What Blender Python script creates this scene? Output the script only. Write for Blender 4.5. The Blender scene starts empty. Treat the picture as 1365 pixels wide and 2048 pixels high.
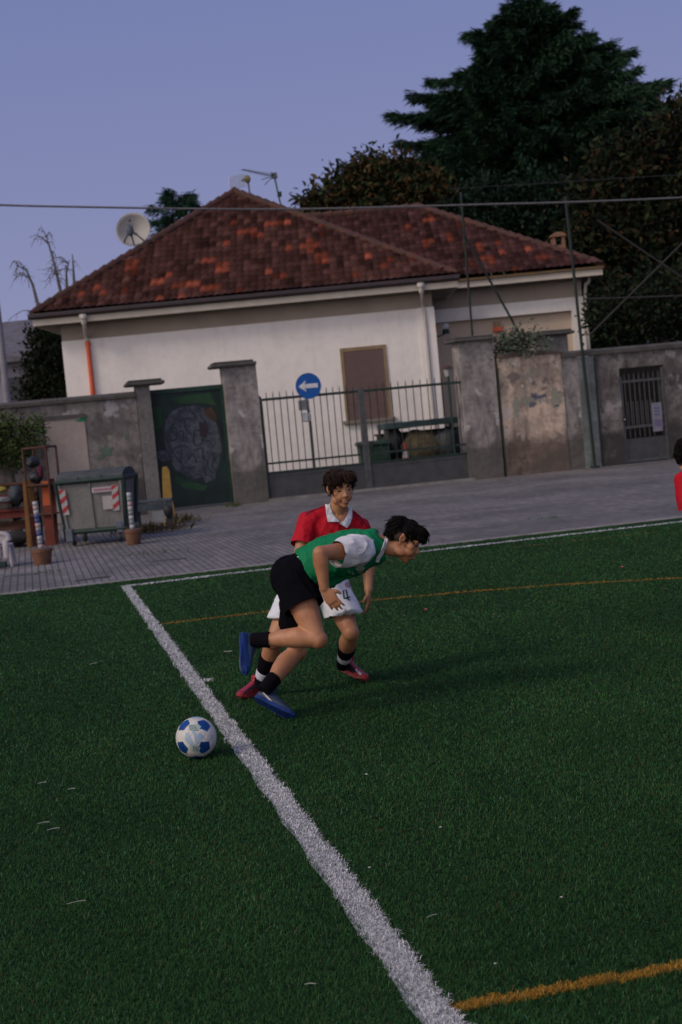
import bpy, bmesh, math, random
import numpy as np
from math import sin, cos, tan, atan, atan2, pi, sqrt, radians
from mathutils import Vector, Matrix, noise
from mathutils.bvhtree import BVHTree

S = bpy.context.scene
COL = S.collection
random.seed(7); RNG = np.random.default_rng(11)

# ---------------------------------------------------------------- camera
EYE = 1.75; FPX = 2844.4
ROLL = atan(.093); PITCH = atan(186.7/2844.0)
R0 = Vector((1, 0, 0)); U0 = Vector((0, sin(PITCH), cos(PITCH))); FW = Vector((0, cos(PITCH), -sin(PITCH)))
CR = cos(ROLL)*R0 - sin(ROLL)*U0
CU = sin(ROLL)*R0 + cos(ROLL)*U0
cam_d = bpy.data.cameras.new('camera'); cam = bpy.data.objects.new('camera', cam_d); COL.objects.link(cam)
M = Matrix((CR, CU, -FW)).transposed().to_4x4(); M.translation = (0, 0, EYE)
cam.matrix_world = M
cam_d.sensor_fit = 'VERTICAL'; cam_d.sensor_height = 36; cam_d.lens = 50
cam_d.clip_start = .1; cam_d.clip_end = 2000
cam_d.dof.use_dof = True; cam_d.dof.focus_distance = 6.4; cam_d.dof.aperture_fstop = 4.8
S.camera = cam

# ---------------------------------------------------------------- world, sun, exposure
SUN_EL = radians(40); SUN_AZ = radians(238)       # compass style: 0 = +Y, clockwise; low glow left of and behind the camera
w = bpy.data.worlds.new('World'); S.world = w; w.use_nodes = True
nt = w.node_tree; bg = nt.nodes['Background']
sky = nt.nodes.new('ShaderNodeTexSky'); sky.sky_type = 'NISHITA'; sky.sun_disc = False
sky.sun_elevation = radians(2); sky.sun_rotation = SUN_AZ
sky.altitude = 100; sky.air_density = 1.0; sky.dust_density = 0.6; sky.ozone_density = 2.5
tint = nt.nodes.new('ShaderNodeMix'); tint.data_type = 'RGBA'; tint.inputs[0].default_value = .85
# thin dusk veil over the clear sky, bluer overhead
vt = nt.nodes.new('ShaderNodeTexCoord'); sx = nt.nodes.new('ShaderNodeSeparateXYZ'); nt.links.new(vt.outputs['Generated'], sx.inputs[0])
vr = nt.nodes.new('ShaderNodeValToRGB'); ve = vr.color_ramp.elements
ve[0].position = .02; ve[0].color = (.254, .262, .435, 1); ve[1].position = .42; ve[1].color = (.126, .166, .375, 1)
nt.links.new(sx.outputs[2], vr.inputs[0]); vm = nt.nodes.new('ShaderNodeMix'); vm.data_type = 'RGBA'; vm.blend_type = 'MULTIPLY'; vm.inputs[0].default_value = 1
vm.inputs[7].default_value = (10, 10, 10, 1); nt.links.new(vr.outputs[0], vm.inputs[6]); nt.links.new(vm.outputs[2], tint.inputs[7])
nt.links.new(sky.outputs[0], tint.inputs[6])
geo = nt.nodes.new('ShaderNodeTexCoord')               # warm after-glow round the set sun, behind the camera
dt = nt.nodes.new('ShaderNodeVectorMath'); dt.operation = 'DOT_PRODUCT'
gd = (sin(radians(216))*cos(radians(9)), cos(radians(216))*cos(radians(9)), sin(radians(9)))
dt.inputs[1].default_value = gd; nt.links.new(geo.outputs['Generated'], dt.inputs[0])
mx = nt.nodes.new('ShaderNodeMath'); mx.operation = 'MAXIMUM'; mx.inputs[1].default_value = 0; nt.links.new(dt.outputs['Value'], mx.inputs[0])
pw_ = nt.nodes.new('ShaderNodeMath'); pw_.operation = 'POWER'; pw_.inputs[1].default_value = 2.0; nt.links.new(mx.outputs[0], pw_.inputs[0])
gl_ = nt.nodes.new('ShaderNodeMix'); gl_.data_type = 'RGBA'; gl_.blend_type = 'ADD'; gl_.inputs[7].default_value = (10.4, 9.1, 7.4, 1)
nt.links.new(pw_.outputs[0], gl_.inputs[0]); nt.links.new(tint.outputs[2], gl_.inputs[6])
nt.links.new(gl_.outputs[2], bg.inputs[0])
bg.inputs[1].default_value = .10
sl = bpy.data.lights.new('sun', 'SUN'); sl.energy = 1.2; sl.angle = radians(14); sl.color = (1, .84, .68)
so = bpy.data.objects.new('sun', sl); COL.objects.link(so)
sd = Vector((sin(SUN_AZ)*cos(SUN_EL), cos(SUN_AZ)*cos(SUN_EL), sin(SUN_EL)))
so.rotation_euler = sd.to_track_quat('Z', 'Y').to_euler()
S.view_settings.view_transform = 'Standard'; S.view_settings.look = 'None'
S.view_settings.exposure = 0.28; S.view_settings.gamma = 1

# ---------------------------------------------------------------- measuring helpers
def ray(px, py):
    dx, dy = px-682.5, py-1024
    return (FW*FPX + CR*dx - CU*dy)
def P(px, py, d):                       # the point at forward distance d (metres) seen there
    r = ray(px, py); k = d/r.y
    return Vector((0, 0, EYE)) + r*k
ANG = radians(12.2)
E1 = Vector((-sin(ANG), cos(ANG), 0)); E2 = Vector((cos(ANG), sin(ANG), 0))   # along the goal line / along the touch line and the wall
def F(s, t, z=0): return E2*s + E1*t + Vector((0, 0, z))
TW = 32.3
def ws(px, py, t=TW):
    r = ray(px, py); k = t/r.dot(E1); p = Vector((0, 0, EYE)) + r*k
    return p.dot(E2), p.z

# ---------------------------------------------------------------- object helpers
def tag(o, label=None, cat=None, group=None, kind=None):
    if label: o['label'] = label
    if cat: o['category'] = cat
    if group: o['group'] = group
    if kind: o['kind'] = kind
    return o
def thing(name, label, cat, loc=(0, 0, 0), rz=0, group=None):
    o = bpy.data.objects.new(name, None); COL.objects.link(o); o.location = loc; o.rotation_euler = (0, 0, rz)
    o.empty_display_size = .2
    return tag(o, label, cat, group)
def base_of(o):
    v = Vector((0, 0, 0))
    while o is not None: v += o.location; o = o.parent
    return v
def link(name, me, m, parent=None, smooth=False, world=False):
    if m is not None:
        for q in (m if isinstance(m, (list, tuple)) else [m]): me.materials.append(q)
    if world and parent is not None: me.transform(Matrix.Translation(-base_of(parent)))
    if smooth: me.polygons.foreach_set('use_smooth', [True]*len(me.polygons))
    o = bpy.data.objects.new(name, me); COL.objects.link(o)
    if parent is not None: o.parent = parent
    return o
def obj(name, bm, m, parent=None, smooth=False, world=False, bevel=0):
    if bevel:
        bmesh.ops.bevel(bm, geom=list(bm.edges), offset=bevel, segments=1, affect='EDGES', clamp_overlap=True)
    bmesh.ops.recalc_face_normals(bm, faces=list(bm.faces))
    me = bpy.data.meshes.new(name); bm.to_mesh(me); bm.free()
    return link(name, me, m, parent, smooth, world)
def obj_split(name, bm, m, parent=None, **kw):
    """the loose pieces of bm as separate parts"""
    left = set(bm.verts); outs = []
    while left:
        st = [left.pop()]; isl = {st[0]}
        while st:
            v = st.pop()
            for e in v.link_edges:
                w_ = e.other_vert(v)
                if w_ not in isl: isl.add(w_); left.discard(w_); st.append(w_)
        ids = {v: i for i, v in enumerate(isl)}; b2 = bmesh.new(); vv = [b2.verts.new(v.co) for v in isl]
        for f in {f for v in isl for f in v.link_faces}: b2.faces.new([vv[ids[v]] for v in f.verts]).material_index = f.material_index
        outs.append(obj(name, b2, m, parent, **kw))
    bm.free(); return outs
def B(): return bmesh.new()
def box(bm, x0, x1, y0, y1, z0, z1, mi=0):
    v = [bm.verts.new(p) for p in ((x0,y0,z0),(x1,y0,z0),(x1,y1,z0),(x0,y1,z0),(x0,y0,z1),(x1,y0,z1),(x1,y1,z1),(x0,y1,z1))]
    for f in ((3,2,1,0),(4,5,6,7),(0,1,5,4),(1,2,6,5),(2,3,7,6),(3,0,4,7)):
        bm.faces.new([v[i] for i in f]).material_index = mi
    return bm
def prism(bm, poly, y0, y1, axis='y', mi=0):
    def pt(a, b, c): return (a, c, b) if axis == 'y' else ((a, b, c) if axis == 'z' else (c, a, b))
    A = [bm.verts.new(pt(a, b, y0)) for a, b in poly]; C = [bm.verts.new(pt(a, b, y1)) for a, b in poly]
    n = len(poly)
    bm.faces.new(A).material_index = mi; bm.faces.new(C[::-1]).material_index = mi
    for i in range(n): bm.faces.new([A[i], C[i], C[(i+1) % n], A[(i+1) % n]]).material_index = mi
    return bm
def loft(bm, secs, n=16, sq=2.0):       # secs: (centre, X axis, Y axis, rx, ry)
    rings = []
    for c, X, Y, rx, ry in secs:
        r = []
        for i in range(n):
            a = 2*pi*i/n; ca, sa = cos(a), sin(a)
            k = (abs(ca)**sq + abs(sa)**sq)**(-1/sq)
            r.append(bm.verts.new(Vector(c) + X*(rx*ca*k) + Y*(ry*sa*k)))
        rings.append(r)
    for a, b in zip(rings, rings[1:]):
        for i in range(n): bm.faces.new([a[i], a[(i+1) % n], b[(i+1) % n], b[i]])
    bm.faces.new(rings[0][::-1]); bm.faces.new(rings[-1])
    return bm
def tube(bm, pts, rad, n=8, flat=1.0, ref=None):
    pts = [Vector(p) for p in pts]
    if not isinstance(rad, (list, tuple)): rad = [rad]*len(pts)
    T = []
    for i in range(len(pts)):
        a = pts[max(i-1, 0)]; b = pts[min(i+1, len(pts)-1)]; T.append((b-a).normalized())
    X = Vector(ref) if ref is not None else (Vector((0, 0, 1)) if abs(T[0].z) < .9 else Vector((1, 0, 0)))
    secs = []
    for p, t, r in zip(pts, T, rad):
        X = (X - t*X.dot(t)).normalized(); Y = t.cross(X)
        secs.append((p, X, Y, r, r*flat))
    return loft(bm, secs, n)
def ball(bm, c, r, X=None, Y=None, Z=None, seg=16):
    if not isinstance(r, (list, tuple)): r = (r, r, r)
    X = X or Vector((1, 0, 0)); Y = Y or Vector((0, 1, 0)); Z = Z or Vector((0, 0, 1))
    m = Matrix((X*r[0], Y*r[1], Z*r[2])).transposed().to_4x4(); m.translation = Vector(c)
    bmesh.ops.create_uvsphere(bm, u_segments=seg, v_segments=max(6, seg//2), radius=1, matrix=m)
    return bm
def disc_y(bm, c, r, th, n=32, mi=0):   # disc facing -y
    return prism(bm, [(c[0]+r*cos(2*pi*i/n), c[2]+r*sin(2*pi*i/n)) for i in range(n)], c[1], c[1]+th, 'y', mi)
def smoothpath(pts, n=8):
    pts = [Vector(p) for p in pts]; out = []
    for i in range(len(pts)-1):
        p0 = pts[max(i-1, 0)]; p1 = pts[i]; p2 = pts[i+1]; p3 = pts[min(i+2, len(pts)-1)]
        for k in range(n):
            t = k/n
            out.append(.5*((2*p1) + (p2-p0)*t + (2*p0-5*p1+4*p2-p3)*t*t + (3*p1-p0-3*p2+p3)*t**3))
    out.append(pts[-1]); return out
def from_arrays(name, V, quads=None, tris=None, cols=None):
    me = bpy.data.meshes.new(name); nq = 0 if quads is None else len(quads); ntr = 0 if tris is None else len(tris)
    me.vertices.add(len(V)); me.vertices.foreach_set('co', np.asarray(V, np.float32).ravel())
    lp = []
    if nq: lp.append(np.asarray(quads, np.int32).ravel())
    if ntr: lp.append(np.asarray(tris, np.int32).ravel())
    lp = np.concatenate(lp); me.loops.add(len(lp)); me.loops.foreach_set('vertex_index', lp)
    me.polygons.add(nq+ntr)
    st = np.concatenate([np.arange(nq)*4, nq*4+np.arange(ntr)*3]).astype(np.int32)
    me.polygons.foreach_set('loop_start', st)
    if cols is not None:
        a = me.color_attributes.new('Col', 'FLOAT_COLOR', 'POINT')
        c4 = np.ones((len(V), 4), np.float32); c4[:, :3] = cols; a.data.foreach_set('color', c4.ravel())
    me.update(calc_edges=True); me.validate()
    return me

# ---------------------------------------------------------------- materials
def newmat(name):
    m = bpy.data.materials.new(name); m.use_nodes = True
    return m, m.node_tree, m.node_tree.nodes['Principled BSDF']
def nd(nt, typ, **kw):
    n = nt.nodes.new(typ)
    for k, v in kw.items():
        if isinstance(k, str) and hasattr(n, k): setattr(n, k, v)
    return n
def noise_n(nt, vec, scale, detail=4, rough=.6):
    n = nd(nt, 'ShaderNodeTexNoise'); n.inputs['Scale'].default_value = scale; n.inputs['Detail'].default_value = detail
    n.inputs['Roughness'].default_value = rough
    if vec is not None: nt.links.new(vec, n.inputs['Vector'])
    return n
def ramp(nt, src, stops):
    r = nd(nt, 'ShaderNodeValToRGB'); e = r.color_ramp.elements
    while len(e) < len(stops): e.new(.5)
    for q, (p, c) in zip(e, stops):
        q.position = p; q.color = (c[0], c[1], c[2], 1) if isinstance(c, (tuple, list)) else (c, c, c, 1)
    nt.links.new(src, r.inputs[0]); return r
def mixc(nt, fac, a, b, mode='MIX'):
    m = nd(nt, 'ShaderNodeMix'); m.data_type = 'RGBA'; m.blend_type = mode
    for sock, v in ((0, fac), (6, a), (7, b)):
        if isinstance(v, (int, float)): m.inputs[sock].default_value = v
        elif isinstance(v, (tuple, list)): m.inputs[sock].default_value = (v[0], v[1], v[2], 1)
        else: nt.links.new(v, m.inputs[sock])
    return m.outputs[2]
def bump(nt, bs, h, strength, dist=.01):
    b = nd(nt, 'ShaderNodeBump'); b.inputs['Strength'].default_value = strength; b.inputs['Distance'].default_value = dist
    nt.links.new(h, b.inputs['Height']); nt.links.new(b.outputs[0], bs.inputs['Normal'])
def pm(name, c1, c2=None, scale=8, rough=.7, bmp=.2, bdist=.005, metal=0, lo=.35, hi=.65, detail=5, spec=.3):
    m, nt, bs = newmat(name); tc = nd(nt, 'ShaderNodeTexCoord')
    c2 = c2 or tuple(x*.75 for x in c1)
    n = noise_n(nt, tc.outputs['Object'], scale, detail)
    r = ramp(nt, n.outputs[0], [(lo, c1), (hi, c2)]); nt.links.new(r.outputs[0], bs.inputs['Base Color'])
    bs.inputs['Roughness'].default_value = rough; bs.inputs['Metallic'].default_value = metal
    bs.inputs['Specular IOR Level'].default_value = spec
    if bmp: bump(nt, bs, n.outputs[0], bmp, bdist)
    return m
def grime(name, base, blot, dark, s1=1.3, s2=9, amount=.55, streak=.4, rough=.9, lo=.42, hi=.66, peel=None, foot=None):
    """old render: pale base, blotches, fine dirt and vertical runs"""
    m, nt, bs = newmat(name); tc = nd(nt, 'ShaderNodeTexCoord'); ob = tc.outputs['Object']
    n1 = noise_n(nt, ob, s1, 6, .65); n2 = noise_n(nt, ob, s2, 6, .7)
    mp = nd(nt, 'ShaderNodeMapping'); mp.inputs['Scale'].default_value = (3.2, 3.2, .35); nt.links.new(ob, mp.inputs[0])
    n3 = noise_n(nt, mp.outputs[0], 1.6, 4, .6)
    f1 = ramp(nt, n1.outputs[0], [(lo, 0), (hi, 1)]); f2 = ramp(nt, n2.outputs[0], [(.45, 0), (.7, 1)]); f3 = ramp(nt, n3.outputs[0], [(.5, 0), (.75, 1)])
    c = mixc(nt, f1.outputs[0], base, blot)
    a2 = nd(nt, 'ShaderNodeMath', operation='MULTIPLY'); a2.inputs[1].default_value = amount; nt.links.new(f2.outputs[0], a2.inputs[0])
    c = mixc(nt, a2.outputs[0], c, dark)
    a3 = nd(nt, 'ShaderNodeMath', operation='MULTIPLY'); a3.inputs[1].default_value = streak; nt.links.new(f3.outputs[0], a3.inputs[0])
    c = mixc(nt, a3.outputs[0], c, dark)
    if peel:                               # flaked and repainted patches with their own hard outline
        for k, (col, sc_, th) in enumerate(peel):
            mq = nd(nt, 'ShaderNodeMapping'); mq.inputs['Location'].default_value = (k*7.3, k*3.1, k*5.7); nt.links.new(ob, mq.inputs[0])
            n5 = noise_n(nt, mq.outputs[0], sc_, 8, .62); c = mixc(nt, ramp(nt, n5.outputs[0], [(th, 0), (th+.035, .85)]).outputs[0], c, col)
    if foot:                               # splash dirt along the foot of the wall
        sz = nd(nt, 'ShaderNodeSeparateXYZ'); nt.links.new(ob, sz.inputs[0]); n6 = noise_n(nt, ob, 1.7, 6, .65)
        ma = nd(nt, 'ShaderNodeMath', operation='MULTIPLY_ADD'); ma.inputs[1].default_value = -1.5; nt.links.new(n6.outputs[0], ma.inputs[0]); nt.links.new(sz.outputs[2], ma.inputs[2])
        c = mixc(nt, ramp(nt, ma.outputs[0], [(0, .8), (.35, 0)]).outputs[0], c, foot)
    nt.links.new(c, bs.inputs['Base Color']); bs.inputs['Roughness'].default_value = rough; bs.inputs['Specular IOR Level'].default_value = .15
    bump(nt, bs, n2.outputs[0], .5, .012)
    return m
def colmat(name, rough=.6, mul=1.0, scale=3, var=.25, trans=0, spec=.2):
    m, nt, bs = newmat(name); tc = nd(nt, 'ShaderNodeTexCoord')
    at = nd(nt, 'ShaderNodeAttribute'); at.attribute_name = 'Col'
    n = noise_n(nt, tc.outputs['Object'], scale, 3)
    r = ramp(nt, n.outputs[0], [(.3, mul*(1-var)), (.7, mul*(1+var))])
    c = mixc(nt, 1.0, at.outputs[0], r.outputs[0], 'MULTIPLY')
    nt.links.new(c, bs.inputs['Base Color']); bs.inputs['Roughness'].default_value = rough; bs.inputs['Specular IOR Level'].default_value = spec
    return m
def cloth(name, c, rough=.75, wr=.35, spec=.2, sheen=.0):
    m, nt, bs = newmat(name); tc = nd(nt, 'ShaderNodeTexCoord')
    n = noise_n(nt, tc.outputs['Object'], 9, 3); n2 = noise_n(nt, tc.outputs['Object'], 420, 2)
    r = ramp(nt, n.outputs[0], [(.3, tuple(x*.9 for x in c)), (.7, tuple(min(1, x*1.08) for x in c))])
    nt.links.new(r.outputs[0], bs.inputs['Base Color']); bs.inputs['Roughness'].default_value = rough; bs.inputs['Specular IOR Level'].default_value = spec
    ad = nd(nt, 'ShaderNodeMath', operation='MULTIPLY_ADD'); ad.inputs[1].default_value = .12
    nt.links.new(n2.outputs[0], ad.inputs[0]); nt.links.new(n.outputs[0], ad.inputs[2])
    bump(nt, bs, ad.outputs[0], wr, .02)
    return m
def skinmat(name, c, c2):
    m, nt, bs = newmat(name); tc = nd(nt, 'ShaderNodeTexCoord')
    n = noise_n(nt, tc.outputs['Object'], 7, 4); r = ramp(nt, n.outputs[0], [(.35, c), (.68, c2)])
    nt.links.new(r.outputs[0], bs.inputs['Base Color']); bs.inputs['Roughness'].default_value = .5; bs.inputs['Specular IOR Level'].default_value = .35
    bs.inputs['Subsurface Weight'].default_value = .12; bs.inputs['Subsurface Radius'].default_value = (.012, .005, .003); bs.inputs['Subsurface Scale'].default_value = 1
    n2 = noise_n(nt, tc.outputs['Object'], 160, 2); bump(nt, bs, n2.outputs[0], .08, .002)
    return m
# ================================================================ ground, pavement, turf, lines
m_dirt = pm('dirt', (.10, .085, .065), (.06, .055, .042), 2.5, .95, .4, .02)
bm = B(); v = [bm.verts.new(p) for p in ((-600, -150, -.02), (600, -150, -.02), (600, 900, -.02), (-600, 900, -.02))]; bm.faces.new(v)
tag(obj('ground', bm, m_dirt), kind='structure')

def paver_mat():
    m, nt, bs = newmat('concrete_pavers'); tc = nd(nt, 'ShaderNodeTexCoord'); ob = tc.outputs['Object']
    mp = nd(nt, 'ShaderNodeMapping'); mp.inputs['Rotation'].default_value = (0, 0, radians(90)); nt.links.new(ob, mp.inputs[0])
    br = nd(nt, 'ShaderNodeTexBrick'); nt.links.new(mp.outputs[0], br.inputs['Vector'])
    br.inputs['Scale'].default_value = 1; br.inputs['Brick Width'].default_value = .21; br.inputs['Row Height'].default_value = .095
    br.inputs['Mortar Size'].default_value = .010; br.inputs['Mortar Smooth'].default_value = .3; br.inputs['Bias'].default_value = -.1
    br.inputs['Color1'].default_value = (.138, .128, .124, 1); br.inputs['Color2'].default_value = (.205, .189, .182, 1); br.inputs['Mortar'].default_value = (.035, .032, .03, 1)
    n1 = noise_n(nt, ob, .45, 5, .6); n2 = noise_n(nt, ob, 5, 6, .7)
    r1 = ramp(nt, n1.outputs[0], [(.35, .62), (.62, 1.15)]); r2 = ramp(nt, n2.outputs[0], [(.35, .7), (.6, 1.08)])
    c = mixc(nt, 1.0, br.outputs[0], r1.outputs[0], 'MULTIPLY'); c = mixc(nt, 1.0, c, r2.outputs[0], 'MULTIPLY')
    # damp, mossy runs
    mp2 = nd(nt, 'ShaderNodeMapping'); mp2.inputs['Scale'].default_value = (.35, 1.6, 1); nt.links.new(ob, mp2.inputs[0])
    n3 = noise_n(nt, mp2.outputs[0], .9, 5, .65); r3 = ramp(nt, n3.outputs[0], [(.55, 0), (.8, .75)])
    c = mixc(nt, r3.outputs[0], c, (.07, .064, .055))
    nt.links.new(c, bs.inputs['Base Color']); bs.inputs['Roughness'].default_value = .85
    bump(nt, bs, br.outputs['Fac'], -.6, .012)
    return m
PAV0, PAV1 = 17.75, 33.2
m_pav = paver_mat()
def frame_sheet(name, s0, s1, t0, t1, z, m, nx=1, ny=1):
    bm = B(); g = [[bm.verts.new((s0+(s1-s0)*i/nx, t0+(t1-t0)*j/ny, z)) for i in range(nx+1)] for j in range(ny+1)]
    for j in range(ny):
        for i in range(nx): bm.faces.new([g[j][i], g[j][i+1], g[j+1][i+1], g[j+1][i]])
    o = obj(name, bm, m); o.rotation_euler = (0, 0, ANG); return o
tag(frame_sheet('pavement', -40, 60, PAV0, PAV1, -.004, m_pav), kind='structure')
# paler concrete edging between turf and pavers
m_edge = pm('edging_concrete', (.25, .235, .225), (.15, .14, .13), 3, .85, .3, .008)
bm = B()
s = -16.0
while s < 26:
    box(bm, s+.006, s+.494, PAV0-.12, PAV0+.02, -.05, .012); s += .5
o = obj('edging_kerb', bm, m_edge, bevel=.006); o.rotation_euler = (0, 0, ANG); tag(o, kind='structure')

m_turf, ntt, bs = newmat('turf_backing'); tc = nd(ntt, 'ShaderNodeTexCoord')
n1 = noise_n(ntt, tc.outputs['Object'], .5, 5); n2 = noise_n(ntt, tc.outputs['Object'], 90, 4, .8)
ra = ramp(ntt, n1.outputs[0], [(.35, (.013, .042, .015)), (.65, (.020, .058, .018))]); rb = ramp(ntt, n2.outputs[0], [(.35, .35), (.65, 1.3)])
ntt.links.new(mixc(ntt, 1.0, ra.outputs[0], rb.outputs[0], 'MULTIPLY'), bs.inputs['Base Color']); bs.inputs['Roughness'].default_value = .9
bs.inputs['Specular IOR Level'].default_value = .1
bump(ntt, bs, n2.outputs[0], .8, .02)
tag(frame_sheet('artificial_turf', -40, 60, -40, PAV0-.12, 0, m_turf), kind='structure')

GL_S, GL_W = .985, .051          # goal line centre and half width
TL_T, TL_W = 17.02, .055
def yellow1(s):                  # curved futsal line
    return np.interp(s, [-9, 1.0, 2.0, 3.1, 3.9, 4.66, 5.2, 5.73, 6.4, 7.0, 7.6], [13.2, 13.2, 13.17, 13.06, 12.87, 12.6, 12.34, 12.02, 11.5, 10.9, 10.2])
def edge_noise(a, b, amp):
    return amp*(np.sin(a*37+b*11)+np.sin(a*83+2.1)+np.sin(b*61+1.3)+np.sin(a*19-b*143))/2.2
def zone(s, t, j=0.0):
    """0 turf, 1 white, 2 yellow, 3 faded yellow"""
    z = np.zeros(len(s), int)
    e = edge_noise(s, t, .010)
    off = np.where(t < 7.55, .008, 0) + np.where((t > 9.72) & (t < 9.9), -.006, 0)
    z[(np.abs(s-GL_S-off+e) < GL_W+j) & (t < TL_T+.06)] = 1
    z[((np.abs(s-GL_S-.055) < .075) & (np.abs(t-9.92+e) < .03))] = 1
    z[(np.abs(t-TL_T-.025*(s-2)+0*e) < TL_W+j) & (s > GL_S-.05) & (s < 2.0)] = 1
    z[(np.abs(t-TL_T-.05+e*.15) < TL_W-.010+j) & (s >= 1.7)] = 1
    r = (z == 0) & (s > GL_S+GL_W)
    z[r & (np.abs(t-yellow1(s)+e) < .034+j) & (s < 7.6)] = 2
    z[r & (np.abs(t-3.92+e) < .025+j)] = 2
    z[r & (np.abs(t-16.35+.06*(s-4.6)+e) < .03) & (s > 1.4) & (s < 8) & (np.sin(s*2.1+.5) > -.5)] = 3
    return z
def line_sheet(name, pts_l, pts_r, m):
    bm = B(); L = [bm.verts.new(F(s, t, .004)) for s, t in pts_l]; R = [bm.verts.new(F(s, t, .004)) for s, t in pts_r]
    for i in range(len(L)-1): bm.faces.new([L[i], R[i], R[i+1], L[i+1]])
    bmesh.ops.recalc_face_normals(bm, faces=list(bm.faces))
    me = bpy.data.meshes.new(name); bm.to_mesh(me); bm.free(); return me

# blades -------------------------------------------------------------
d0, d1 = 3.3, 18.6
# sample depth with density ~ rho(d) * width(d)
dd = np.linspace(d0, d1, 800); rho = np.minimum(23000, 23000*(4.6/dd)**2); wid = 2*(.28*dd+.7)
cdf = np.cumsum(rho*wid); total = int(np.trapz(rho*wid, dd)); cdf /= cdf[-1]
N = min(total, 620000)
d = np.interp(RNG.random(N), cdf, dd); x = (RNG.random(N)*2-1)*(.28*d+.7)
s_ = x*E2.x + d*E2.y; t_ = x*E1.x + d*E1.y
# a looser fringe beyond the frame on both sides
n2 = 300000; d_b = np.interp(RNG.random(n2), cdf, dd); x_b = (.28*d_b+.7+RNG.random(n2)*2.6)*RNG.choice([-1, 1], n2)
d = np.concatenate([d, d_b]); x = np.concatenate([x, x_b]); s_ = x*E2.x + d*E2.y; t_ = x*E1.x + d*E1.y
ok = t_ < PAV0-.10
d, x, s_, t_ = d[ok], x[ok], s_[ok], t_[ok]
def blade_mesh(name, x, y, d, cols, hs=1.0, ws_=1.0):
    n = len(x); az = RNG.normal(.5, 1.9, n); lean = RNG.uniform(.4, 1.4, n); h = RNG.uniform(.011, .022, n)*hs
    wd = .00105*np.maximum(1, (d/4.6)**1.0)*ws_*RNG.uniform(.7, 1.2, n)
    ca, sa = np.cos(az), np.sin(az); pz = az+pi/2+RNG.normal(0, .5, n); wx, wy = np.cos(pz)*wd, np.sin(pz)*wd
    b = np.stack([x, y, np.zeros(n)], 1); W = np.stack([wx, wy, np.zeros(n)], 1)
    mid = b + np.stack([ca*h*.35*lean, sa*h*.35*lean, h*.62], 1)
    tip = b + np.stack([ca*h*1.1*lean, sa*h*1.1*lean, h*(1.0-.35*lean)], 1)
    V = np.stack([b-W, b+W, mid+W*.8, mid-W*.8, tip], 1).reshape(-1, 3)
    i = np.arange(n)*5
    q = np.stack([i, i+1, i+2, i+3], 1); tr = np.stack([i+3, i+2, i+4], 1)
    return from_arrays(name, V, q, tr, np.repeat(cols, 5, axis=0))
zn = zone(s_+RNG.normal(0, .006, len(s_)), t_+RNG.normal(0, .006, len(s_)))
g = zn == 0; n = g.sum()
big = np.array([noise.noise(Vector((a*.8, b*.35, 0))) for a, b in zip(s_[g], t_[g])])
big2 = np.array([noise.noise(Vector((a*2.3+9, b*1.1, 4))) for a, b in zip(s_[g], t_[g])])
v = np.clip(RNG.normal(1, .26, n) + .26*big + .20*big2, .35, 2.4)[:, None]
hue = RNG.random(n)[:, None]
cg = (np.array([.0175, .066, .0215])*(1-hue) + np.array([.031, .076, .020])*hue)*v
br = RNG.random(n) < .03+.10*np.clip(big2-.15, 0, 1); cg[br] = np.array([.085, .065, .03])*RNG.uniform(.6, 1.3, br.sum())[:, None]
pale = RNG.random(n) < .03; cg[pale] = np.array([.075, .15, .085])
m_blade = colmat('turf_blade', .85, 1.0, .7, .18, spec=.04)
tag(link('turf_grass', blade_mesh('turf_grass', x[g], d[g], d[g], cg), m_blade), kind='stuff')
m_line = pm('line_backing_white', (.36, .36, .37), (.22, .23, .23), 60, .9, .4, .01)
m_lineb = colmat('line_fibre', .6, 1.0, 2.0, .12)
m_yel = pm('line_backing_yellow', (.22, .115, .012), (.13, .075, .012), 60, .9, .4, .01)
def joined(name, sheet, m_sheet, sel, base, var, extra=2):
    xs, ds = x[sel], d[sel]
    xs = np.concatenate([xs + RNG.normal(0, .004, len(xs)) for _ in range(extra)]); ds = np.concatenate([ds + RNG.normal(0, .004, len(ds)) for _ in range(extra)])
    c = np.array(base)*np.clip(RNG.normal(1, var, len(xs)), .3, 1.5)[:, None]
    me = blade_mesh(name+'_fibre', xs, ds, ds, np.minimum(c, .9), 1.05, 1.05)
    bm = B(); bm.from_mesh(me); k = len(bm.faces); bm.from_mesh(sheet)
    bm.faces.ensure_lookup_table()
    for f in bm.faces[k:]: f.material_index = 1
    out = bpy.data.meshes.new(name); bm.to_mesh(out); bm.free(); bpy.data.meshes.remove(me)
    o = link(name, out, [m_lineb, m_sheet]); return tag(o, kind='structure')
isg = (zn == 1) & (np.abs(s_-GL_S) < .25) & (t_ < TL_T+.1)
ist = (zn == 1) & ~isg
tt = np.linspace(-8, TL_T, 120)
joined('white_goal_line', line_sheet('w1', [(GL_S-GL_W+.01*sin(q*9), q) for q in tt], [(GL_S+GL_W+.01*sin(q*7+1), q) for q in tt], m_line), m_line, isg, (.48, .48, .48), .38, 3)
ss = np.linspace(GL_S+GL_W+.01, 30, 120)
joined('white_touch_line', line_sheet('w2', [(q, TL_T+.05-TL_W+.01) for q in ss], [(q, TL_T+.05+TL_W-.01) for q in ss], m_line), m_line, ist, (.50, .51, .54), .25, 3)
ss = np.linspace(GL_S+GL_W+.015, 7.5, 80)
joined('curved_yellow_line', line_sheet('y1', [(q, float(yellow1(q))-.024) for q in ss], [(q, float(yellow1(q))+.024) for q in ss], m_yel), m_yel, (zn == 2) & (t_ > 8), (.24, .125, .012), .28, 2)
ss = np.linspace(GL_S+GL_W+.015, 9, 60)
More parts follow.
